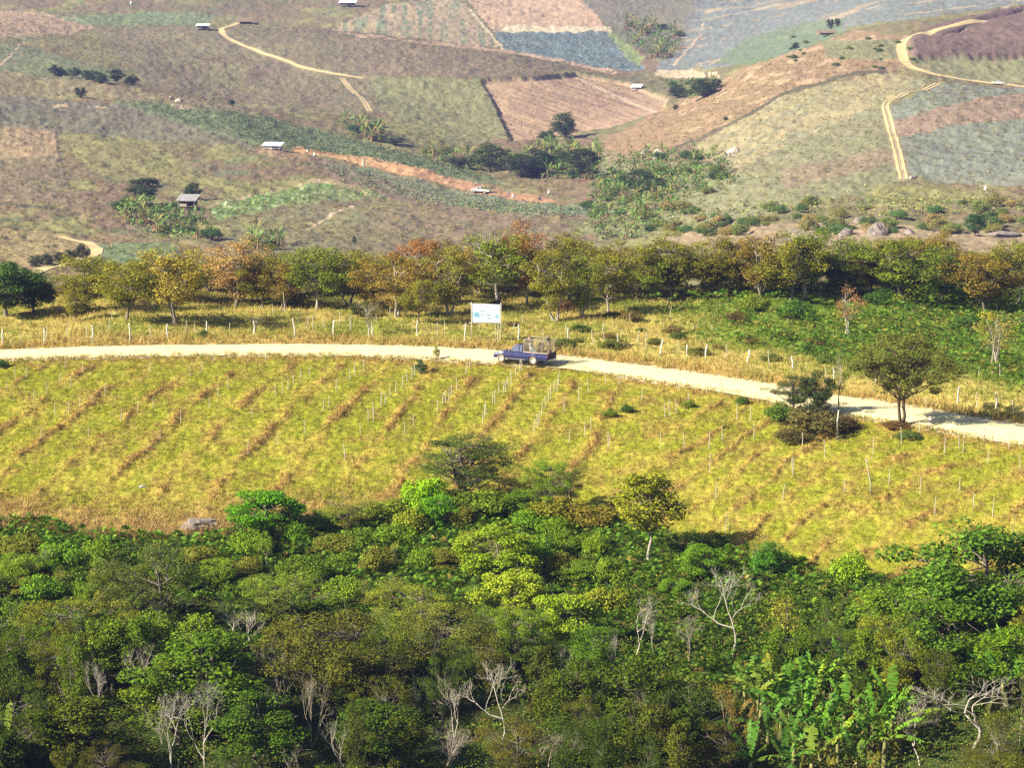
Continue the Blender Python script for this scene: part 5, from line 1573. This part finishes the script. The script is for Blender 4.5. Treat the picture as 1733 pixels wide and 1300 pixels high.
def pickup(paint, label, detail=True, rack=None):
    root = empty("pickup_truck")
    hw = .82
    # lower body profile x,z (front at 0)
    def arch(cx, r=.40):
        return [(cx + r * math.cos(a), .34 + r * math.sin(a)) for a in np.linspace(math.pi, 0, 11)]
    bot = [(.10, .36)] + [q if q[1] > .36 else (q[0], .36) for q in arch(.70)] + [(2.2, .32)] + [q if q[1] > .36 else (q[0], .36) for q in arch(3.62)] + [(4.9, .42)]
    topl = [(4.92, .96), (4.0, .95), (2.68, .93), (2.45, .94), (1.32, .93), (1.15, .93), (.75, .88), (.35, .80), (.12, .72), (.05, .55)]
    m = MB()
    # side skins with thickness
    prof = bot + topl
    for sgn in (-1, 1):
        y0, y1 = (hw - .06, hw) if sgn > 0 else (-hw, -hw + .06)
        n = len(prof)
        # triangulated strip between bottom and top for clean shading
        xs_ = sorted(set([round(a, 3) for a, b in prof]))
        def zb_(x):
            cands = [np.interp(x, [p_[0] for p_ in bot], [p_[1] for p_ in bot])]
            return float(cands[0])
        tl = sorted(topl)
        for xa, xb in zip(xs_[:-1], xs_[1:]):
            za, zb2 = zb_(xa + 1e-4), zb_(xb - 1e-4); ta, tb = float(np.interp(xa, [q_[0] for q_ in tl], [q_[1] for q_ in tl])), float(np.interp(xb, [q_[0] for q_ in tl], [q_[1] for q_ in tl]))
            ma, mb_ = min(za + .25, ta - .02), min(zb2 + .25, tb - .02)
            sh_ = .97
            for (z0a, z1a, z0b, z1b, w0, w1) in [(za, max(.62, za), zb2, max(.62, zb2), 1, 1.02), (max(.62, za), ta, max(.62, zb2), tb, 1.02, .95)]:
                if z1a - z0a < .005 and z1b - z0b < .005: continue
                m.add([(xa, sgn * hw * w0, z0a), (xb, sgn * hw * w0, z0b), (xb, sgn * hw * w1, z1b), (xa, sgn * hw * w1, z1a),
                       (xa, sgn * (hw * w0 - .06), z0a), (xb, sgn * (hw * w0 - .06), z0b), (xb, sgn * (hw * w1 - .06), z1b), (xa, sgn * (hw * w1 - .06), z1a)],
                      [(0, 1, 2, 3), (4, 5, 6, 7), (0, 1, 5, 4), (3, 2, 6, 7)])
    # hood, front, floor pan, firewall
    hood = [(.12, .72), (.35, .80), (.75, .88), (1.15, .93), (1.38, .95)]
    for (xa, za), (xb, zb2) in zip(hood[:-1], hood[1:]):
        m.add([(xa, -hw * .95, za), (xa, -.4, za + .035), (xa, .4, za + .035), (xa, hw * .95, za), (xb, -hw * .95, zb2), (xb, -.4, zb2 + .035), (xb, .4, zb2 + .035), (xb, hw * .95, zb2)], [(0, 1, 5, 4), (1, 2, 6, 5), (2, 3, 7, 6)])
    m.box(.06, .12, -hw * .96, hw * .96, .45, .735)
    m.box(1.2, 4.86, -hw + .07, hw - .07, .38, .46)
    m.box(.2, 1.2, -.45, .45, .3, .6)
    m.build("body", paint, root)
    # cab
    m = MB()
    A = [(1.36, .94), (1.95, 1.46), (2.62, 1.48), (2.66, .94)]
    def cabw(z): return hw * (.95 if z < 1 else .80)
    for sgn in (-1, 1):
        def pt(x, z): return (x, sgn * cabw(z), z)
        # pillars around a window
        for a, b, ww in [((1.36, .94), (1.95, 1.46), .05), ((1.95, 1.46), (2.62, 1.48), .05), ((2.62, 1.48), (2.66, .94), .07), ((2.30, 1.45), (2.30, .94), .05)]:
            m.tube([pt(*a), pt(*b)], ww * .75, 6)
    m.add([(1.93, -hw * .82, 1.455), (2.64, -hw * .82, 1.475), (2.64, hw * .82, 1.475), (1.93, hw * .82, 1.455), (2.0, -hw * .6, 1.51), (2.58, -hw * .6, 1.52), (2.58, hw * .6, 1.52), (2.0, hw * .6, 1.51)],
          [(0, 1, 2, 3), (4, 5, 6, 7), (0, 1, 5, 4), (1, 2, 6, 5), (2, 3, 7, 6), (3, 0, 4, 7)])
    m.box(2.62, 2.68, -hw * .93, hw * .93, .5, .98)
    m.build("cab", paint, root)
    for sgn in (-1, 1):
        for (pts) in ([(1.50, .98), (2.26, .98), (2.26, 1.43), (2.0, 1.43)], [(2.34, .98), (2.60, .98), (2.58, 1.43), (2.34, 1.43)]):
            m = MB(); m.add([(a, sgn * (cabw(.9) if b < 1 else cabw(1.4)), b) for a, b in pts], [(0, 1, 2, 3)]); m.build("side_window", M_GLASS, root)
    m = MB(); m.add([(1.40, -hw * .88, .96), (1.40, hw * .88, .96), (1.93, hw * .76, 1.44), (1.93, -hw * .76, 1.44)], [(0, 1, 2, 3)]); m.build("windscreen", M_GLASS, root)
    m = MB(); m.add([(2.67, -hw * .85, 1.0), (2.67, hw * .85, 1.0), (2.64, hw * .76, 1.42), (2.64, -hw * .76, 1.42)], [(0, 1, 2, 3)]); m.build("rear_window", M_GLASS, root)
    m = MB(); m.box(-.10, .10, -hw, hw, .38, .56, .03); m.build("front_bumper", M_CHROME, root)
    m = MB(); m.box(4.92, 5.05, -hw * .9, hw * .9, .36, .50, .03); m.build("rear_bumper", M_CHROME, root)
    m = MB(); m.box(4.88, 4.93, -hw * .9, hw * .9, .50, .96, .015); tg = m.build("tailgate", noisy("tailgate_" + paint.name, tuple(q * .5 for q in paint["c"]), .6, 4, .3), root)
    m = MB(); m.box(4.935, 4.945, -.15, .15, .75, .79); m.build("handle", M_BLACK, tg)
    m = MB(); m.box(2.72, 4.88, -hw + .07, hw - .07, .62, .66); m.build("bed_floor", M_BLACK, root)
    for sgn in (-1, 1):
        m = MB(); m.box(.045, .06, sgn * .68 - .12, sgn * .68 + .12, .58, .70); m.build("headlight", M_CHROME, root)
        m = MB(); m.box(4.90, 4.94, sgn * .78 - .05, sgn * .78 + .05, .6, .82); m.build("tail_light", noisy("red_lamp", (.45, .03, .03), .3), root)
        m = MB(); m.box(1.52, 1.62, sgn * .87 - .09, sgn * .87 + .09, .95, 1.07, .02); m.build("wing_mirror", M_BLACK, root)
        m = MB(); m.box(2.12, 2.24, sgn * .83 - .012, sgn * .83 + .012, .80, .83); m.build("door_handle", M_CHROME, root)
        m = MB(); m.box(1.18, 2.9, sgn * .835 - .02, sgn * .835 + .02, .34, .38); m.build("sill_trim", M_CHROME, root)
    m = MB(); m.box(.048, .058, -.5, .5, .58, .70); m.build("grille", M_BLACK, root)
    for cx in (.70, 3.62):
        for sgn in (-1, 1):
            m = MB()
            P = []
            prof_ = [(.20, -.09), (.30, -.10), (.335, -.07), (.34, 0), (.335, .07), (.30, .10), (.20, .09)]
            k = 24; V_ = []; Fc = []
            for i in range(k):
                a = i * 2 * math.pi / k
                for (r_, yy) in prof_: V_.append((r_ * math.cos(a), yy, r_ * math.sin(a)))
            npf = len(prof_)
            for i in range(k):
                for j in range(npf - 1): Fc.append((i * npf + j, i * npf + j + 1, ((i + 1) % k) * npf + j + 1, ((i + 1) % k) * npf + j))
            m.add(V_, Fc); wh = m.build("wheel", M_TYRE, root, True); wh.location = (cx, sgn * (hw - .09), .34)
            m = MB(); V_ = []; Fc = []
            rp = [(.0, .05), (.07, .06), (.08, .03), (.17, .02), (.19, .08), (.21, .08)]
            for i in range(k):
                a = i * 2 * math.pi / k
                for (r_, yy) in rp: V_.append((r_ * math.cos(a), yy * sgn, r_ * math.sin(a)))
            for i in range(k):
                for j in range(len(rp) - 1): Fc.append((i * 6 + j, i * 6 + j + 1, ((i + 1) % k) * 6 + j + 1, ((i + 1) % k) * 6 + j))
            m.add(V_, Fc); m.build("rim", M_RIM, wh, True)
    tag(root, label, "pickup truck")
    return root


PB = carpaint("blue_paint", (.005, .011, .105)); PB["c"] = (.012, .02, .1)
tr = pickup(PB, "dark blue pickup truck with a slatted cage on its bed, driving on the dirt road")
M_RACK = noisy("pale_bamboo", (.42, .35, .23), .7, 10, .15)
rk = empty("cattle_rack"); rk.parent = tr
RP = []
for sgn in (-1, 1):
    m = MB()
    y = sgn * .76
    for z in np.linspace(1.02, 2.02, 8):
        m.tube([(2.72, y, z + .02), (3.8, y, z + .01), (4.98, y, z - .03 + (.0))], 0.015 if z < 1.95 else .028, 6)
    for x in (2.74, 3.3, 3.85, 4.4, 4.95):
        m.tube([(x, y - sgn * .03, .9), (x, y - sgn * .03, 2.06)], .024, 6)
    m.box(2.70, 4.95, y - .05, y + .05, .96, 1.03)
    m.build("side_rails", M_RACK, rk)
m = MB()
for z in np.linspace(1.05, 2.0, 8): m.tube([(2.70, -.76, z), (2.70, .76, z)], .018, 6)
m.build("front_rails", M_RACK, rk)
for sgn in (-1, 1):
    m = MB()
    for z in np.linspace(1.05, 1.98, 7): m.tube([(4.99, sgn * .72, z), (5.0, sgn * .12, z)], .018, 6)
    for yy in (.12, .72): m.tube([(5.02, sgn * yy, .98), (5.02, sgn * yy, 2.04)], .022, 6)
    m.build("rear_gate", M_RACK, rk)
# move rack parts straight under truck (thing > part > sub-part)
pf = hit(849, 611); wy_ = float((near_edge_y(pf[0]) + far_edge_y(pf[0])) / 2)
YAW = math.radians(-27)
def tw(x, y, z):
    return (TX + x * math.cos(YAW) - y * math.sin(YAW), TY + x * math.sin(YAW) + y * math.cos(YAW), TZ + z)
# near-side front wheel (local .70,-.82,0) should show at photo (848, 613)
TZ = .17
t_ = float(tval(613)); wyy = (TZ - ZC) / t_; wxx = (848 - 866.5) / F * (wyy * math.cos(PITCH) - (TZ - ZC) * math.sin(PITCH))
TX = wxx - (.70 * math.cos(YAW) + .82 * math.sin(YAW)); TY = wyy - (.70 * math.sin(YAW) - .82 * math.cos(YAW))
tr.location = (TX, TY, TZ); tr.rotation_euler = (0, 0, YAW)
print("truck y", TY, "road", near_edge_y(TX), far_edge_y(TX))
fc_ = (-math.cos(YAW), -math.sin(YAW), 0)
q = person("person in dark clothes standing at the front of the pickup bed", standing((0, -1, 0)), [(.04, .05, .06), (.05, .06, .08), (.02, .015, .01)], "people riding in the pickup bed")
q.location = tw(3.0, -.2, .66); q.scale = (1.03, 1.03, 1.03); q.rotation_euler = (0, 0, YAW)
q = person("person in a dark top with pale collar standing at the rear of the pickup bed", standing((-1, 0, 0)), [(.05, .06, .08), (.05, .05, .07), (.02, .015, .01)], "people riding in the pickup bed")
q.location = tw(4.55, .1, .66); q.rotation_euler = (0, 0, YAW); q.scale = (1.05, 1.05, 1.05)
q = person("person in white sitting behind the slats at the front of the pickup bed", sitting((1, 0, 0)), [(.72, .74, .78), (.3, .4, .55), (.02, .015, .01)], "people riding in the pickup bed")
q.location = tw(3.25, -.45, .66); q.rotation_euler = (0, 0, YAW)
q = person("person in dark clothes sitting in the middle of the pickup bed", sitting((0, -1, 0)), [(.05, .06, .09), (.04, .05, .07), (.02, .015, .01)], "people riding in the pickup bed")
q.location = tw(3.85, .3, .66); q.rotation_euler = (0, 0, YAW)
q = person("shorter person in a dark jacket standing mid-way along the pickup bed", standing((-1, 0, 0)), [(.03, .035, .05), (.04, .05, .08), (.02, .015, .01)], "people riding in the pickup bed")
q.location = tw(4.15, -.35, .66); q.rotation_euler = (0, 0, YAW); q.scale = (.86, .86, .86)
for xx in (3.25, 3.85):
    m = MB(); m.box(-.2, .2, -.2, .2, 0, .38, .03); m.box(-.15, .15, -.205, .205, .1, .3, .01); c_ = m.build("crate", M_BLACK); c_.location = tw(xx, -.45 if xx < 3.5 else .3, .662); c_.rotation_euler = (0, 0, YAW)
    tag(c_, "dark crate used as a seat %s of the pickup bed" % ("at the front" if xx < 3.5 else "in the middle"), "crate", "seats in the pickup bed")

PW = carpaint("white_paint", (.80, .80, .78)); PW["c"] = (.8, .8, .78)
wt = pickup(PW, "white pickup truck loaded with vegetables parked on the red dirt strip")
p = hit(808, 325, 300); wt.location = (p[0] - 1.6, p[1], p[2] + .15); wt.rotation_euler = (math.radians(0), math.radians(3), math.radians(-14)); wt.scale = (1.05,) * 3
m = MB()
lv = rg.normal(size=(700, 3)) * [.75, .38, .16] + [3.8, 0, 1.15]
v, f, cc = leafquads(lv, .14, .10, rg)
ldm = link("vegetable_load", npmesh("vegetable_load", v, f, cc), M_LEAF, None, (.35, .42, .2)); ldm.location = wt.location; ldm.rotation_euler = wt.rotation_euler; ldm.scale = wt.scale
tag(ldm, "heap of green vegetables on the white pickup's bed", "vegetables")
q = person("tiny distant person in blue standing right of the white pickup", standing((0, -1, 0)), [(.2, .3, .5), (.15, .18, .3), (.02, .015, .01)])
q.location = hit(861, 332, 300)
M_SACK = noisy("sack", (.78, .76, .72), .9, 5, .15)
def sack(px, py, s, lab, mat=M_SACK):
    p = hit(px, py, 300); m = MB(); V_ = []
    m.tube([(0, 0, 0), (0, 0, .12), (.02, 0, .45), (0, .02, .72), (0, 0, .80), (.03, 0, .92)], [.20, .30, .33, .24, .10, .14], 9)
    o = m.build("sack", mat, None, True); o.location = p; o.scale = (s,) * 3; tag(o, lab, "sack", "sacks and bundles by the red dirt strip")
sack(868, 334, 1.0, "white sack on the red dirt right of the distant person")
sack(913, 338, 1.0, "dark sack near the lower end of the red dirt strip", noisy("dark_sack", (.06, .06, .08)))
sack(929, 328, 1.1, "white sack at the lower end of the red dirt strip")
sack(532, 264, 1.1, "white sack at the lower edge of the red strip near its upper end")
sack(520, 257, .9, "white sack lying on the upper end of the red dirt strip")
sack(1668, 322, 1.1, "single white sack on the right hill slope")
sack(222, 7, 2.0, "white speck of a sack high on the far upper left slope")
p = hit(615, 279, 300)
m = MB(); m.tube([(0, 0, 0), (0, 0, 1.9)], [.35, .33], 10); m.tube([(1.0, .2, 0), (1.0, .2, .7)], [.3, .3], 10); o = m.build("water_drum", noisy("drum", (.5, .5, .45)), None); o.location = p; tag(o, "upright pale grey drum beside the red dirt strip", "drum")
cr_ = pickup(PW, "pale small pickup truck far up the light track at the photo's right"); p = hit(1700, 143, 300); cr_.location = (p[0], p[1], p[2] + .2); cr_.rotation_euler = (0, 0, math.radians(170)); cr_.scale = (.8,) * 3

# ------------------------------------------------------------------ huts
M_TIN = noisy("tin_roof", (.52, .50, .50), .45, 1.5, .25, metal=.3)
M_THATCH = noisy("thatch", (.26, .19, .13), .95, 3, .3)
M_WOOD = noisy("weathered_wood", (.22, .16, .12), .9, 2, .35)
M_TARP = noisy("tarp", (.78, .80, .82), .5, 1, .08)


def hut(px, py, wpx, label, roof=M_TIN, h=2.2, rz=0.0, stilts=True, slope=.8, wall=M_WOOD, deep=.8, stuff=None):
    p = hit(px, py, 300); W_ = wpx / F * p[1]; D_ = W_ * deep
    root = empty("hut", (p[0], p[1], p[2] - .1), rz)
    m = MB(); nseg = 14
    for i in range(nseg):
        x0 = -W_ * .58 + i * W_ * 1.16 / nseg; x1 = x0 + W_ * 1.16 / nseg
        zz = .05 if i % 2 else 0
        m.add([(x0, -D_ * .62, h - slope * .5 + zz), (x1, -D_ * .62, h - slope * .5 + zz), (x1 + W_ * .06, D_ * .6, h + slope + zz), (x0 + W_ * .06, D_ * .6, h + slope + zz),
               (x0, -D_ * .62, h - slope * .5 - .06), (x1, -D_ * .62, h - slope * .5 - .06), (x1 + W_ * .06, D_ * .6, h + slope - .06), (x0 + W_ * .06, D_ * .6, h + slope - .06)],
              [(0, 1, 2, 3), (4, 5, 6, 7), (0, 1, 5, 4), (3, 2, 6, 7), (0, 3, 7, 4), (1, 2, 6, 5)])
    m.build("roof", roof, root)
    if stilts:
        for sx in (-1, 0, 1):
            for sy in (-1, 1):
                m = MB(); m.tube([(sx * W_ * .46, sy * D_ * .45, -.3), (sx * W_ * .46, sy * D_ * .45, h - .35 * slope + (slope * .9 if sy > 0 else 0))], .07, 6); m.build("post", M_STAKE, root)
        m = MB()
        for i in range(10): m.box(-W_ * .5, W_ * .5, -D_ * .5 + i * D_ / 10, -D_ * .5 + (i + .9) * D_ / 10, h * .30, h * .34)
        m.build("floor", wall, root)
    m = MB()
    n = 12
    for i in range(n):
        a = -W_ * .44 + i * W_ * .88 / n; m.box(a, a + W_ * .88 / n * .93, D_ * .42, D_ * .46, h * .34, h + slope * .6)
        b_ = -D_ * .44 + i * D_ * .86 / n
        for sx in (-1, 1): m.box(sx * W_ * .45 - .02, sx * W_ * .45 + .02, b_, b_ + D_ * .86 / n * .93, h * .34, h - slope * .3 + slope * (i / n))
    m.build("wall", wall, root)
    m = MB(); m.box(-W_ * .44, W_ * .05, -D_ * .43, -D_ * .40, h * .34, h * .62); m.build("railing", M_STAKE, root)
    tag(root, label, "hut")
    return root


hut(318, 353, 30, "lone wooden hut on stilts with a shiny slanted tin roof by the banana grove", h=2.6, rz=math.radians(-8))
hut(343, 50, 20, "small hut with bright white roof at the top left end of the dirt track", M_TARP, 2.4, slope=.6)
hut(414, 39, 22, "low dark thatched hut right of the white-roofed one at the track's end", M_THATCH, 1.7, .3, slope=1.3)
hut(588, 10, 26, "far hut with pale roof at the photo's top edge", M_TARP, 2.4)
hut(1397, 60, 28, "low dark hut on the crest of the upper right hill", M_THATCH, 1.8, .2, slope=.7)
hut(1077, 152, 16, "tiny white-walled hut at the right end of the brown field", M_TARP, 1.8, -.2, wall=M_TARP)
# shelter at the head of the red strip
sh = hut(461, 252, 30, "long shelter covered with white tarpaulin at the head of the red dirt strip", M_TARP, 1.5, math.radians(-10), slope=.6, wall=M_TARP, deep=.5)
bt = pickup(PW, "white pickup truck parked at the shelter by the red dirt strip"); p = hit(478, 253, 300); bt.location = (p[0], p[1] - 2, float(zat(p[0], p[1] - 2)) + .1); bt.rotation_euler = (0, 0, math.radians(165)); bt.scale = (.75,) * 3


# ------------------------------------------------------------------ boulders
def boulder(px, py, wpx, hh, label, mat=M_ROCK, seed=0, deep=.7, ymin=300, flat_=1.0):
    p = hit(px, py, ymin); W_ = wpx / F * p[1]
    rb = np.random.default_rng(seed); nu, nv = 20, 12
    V_ = []; Fc = []
    cuts = [(lambda a: a / np.linalg.norm(a))(rb.normal(size=3) + [0, 0, .5]) for _ in range(7)]; dd = rb.uniform(.55, .9, 7)
    for j in range(nv):
        for i in range(nu):
            th_ = math.pi * j / (nv - 1); ph = 2 * math.pi * i / nu
            d = np.array([math.sin(th_) * math.cos(ph), math.sin(th_) * math.sin(ph), math.cos(th_)])
            r_ = min([1.0] + [dk / max(1e-3, float(d @ ck)) if float(d @ ck) > 0 else 9 for ck, dk in zip(cuts, dd)])
            r_ *= 1 + .06 * rb.normal()
            V_.append(d * r_ * [W_ / 2, W_ / 2 * deep, hh * .75] + [0, 0, hh * .25])
    for j in range(nv - 1):
        for i in range(nu): Fc.append((j * nu + i, j * nu + (i + 1) % nu, (j + 1) * nu + (i + 1) % nu, (j + 1) * nu + i))
    m = MB(); m.add(V_, Fc); o = m.build("boulder", mat); o.location = (p[0], p[1], p[2] - .1); o.rotation_euler = (0, 0, rb.uniform(0, 6)); tag(o, label, "boulder", "boulders")


boulder(1487, 398, 42, 2.4, "largest dark slab-shaped boulder on the rocky terrace", seed=3)
boulder(1432, 400, 26, 1.8, "second dark boulder left of the largest one on the terrace", seed=4)
boulder(1400, 382, 16, 1.2, "small pale boulder at the left of the dark terrace boulders", seed=5)
boulder(1540, 396, 26, 1.2, "low rounded boulder right of the largest terrace boulder", seed=6)
boulder(1590, 402, 22, 1.3, "boulder on the terrace just above the ridge trees, right", seed=7)
boulder(1345, 392, 60, .6, "long flat rock outcrop at the left of the terrace", seed=8)
boulder(1455, 376, 20, 1.2, "brownish boulder behind the largest terrace boulder", seed=9)
boulder(1700, 398, 60, .9, "flat rock outcrop at the terrace's right end", seed=10)
boulder(1092, 262, 24, 2.0, "pale rounded boulder on the valley's right bank, first of two", M_ROCKP, 11)
boulder(1115, 266, 40, 2.4, "pale rounded boulder on the valley's right bank, second and larger of two", M_ROCKP, 12, .5)
boulder(1240, 258, 22, 2.0, "pale boulder at the edge of the striped hill field", M_ROCKP, 13)
boulder(1545, 302, 16, 1.0, "pale rock at the foot of the twin-rut track", M_ROCKP, 14)
boulder(303, 172, 14, 1.4, "cream rock heap on the crest above the orchard strip", M_ROCKP, 15)
boulder(290, 166, 10, .9, "small cream rock at the left of the cream rock heap", M_ROCKP, 16)
boulder(335, 888, 78, .55, "flat grey-brown boulder lying in the dry grass at the lower left field edge", M_ROCK, 17, .9, 90)
boulder(240, 824, 18, .3, "small pale rock in the dry grass above the flat grey-brown boulder", M_ROCKP, 18, .8, 90)
boulder(374, 582, 6, .22, "tiny white stone at the far edge of the road", M_ROCKP, 19, .8, 90)

flush_labels()
for o in PARK:
    if o.name not in USED:
        for ch in KIDS[o.name]: bpy.data.objects.remove(ch)
        bpy.data.objects.remove(o)
for o in SC.objects:
    for kx in ("H", "R"):
        if kx in o: del o[kx]

# ------------------------------------------------------------------ haze
if HAZE > 0:
    m = MB(); m.box(-1500, 1500, -60, 2950, -140, 60)
    hz = m.build("haze", None)
    hm = bpy.data.materials.new("haze_air"); hm.use_nodes = True; hn = hm.node_tree.nodes; hn.clear()
    ou = hn.new("ShaderNodeOutputMaterial"); vo = hn.new("ShaderNodeVolumePrincipled")
    vo.inputs["Color"].default_value = (.34, .40, 1.0, 1); vo.inputs["Density"].default_value = HAZE; vo.inputs["Anisotropy"].default_value = 0.0
    hm.node_tree.links.new(vo.outputs[0], ou.inputs["Volume"]); hz.data.materials.append(hm)
    tag(hz, kind="stuff"); hz["label"] = "pale blue haze over the far hills"; hz["category"] = "haze"
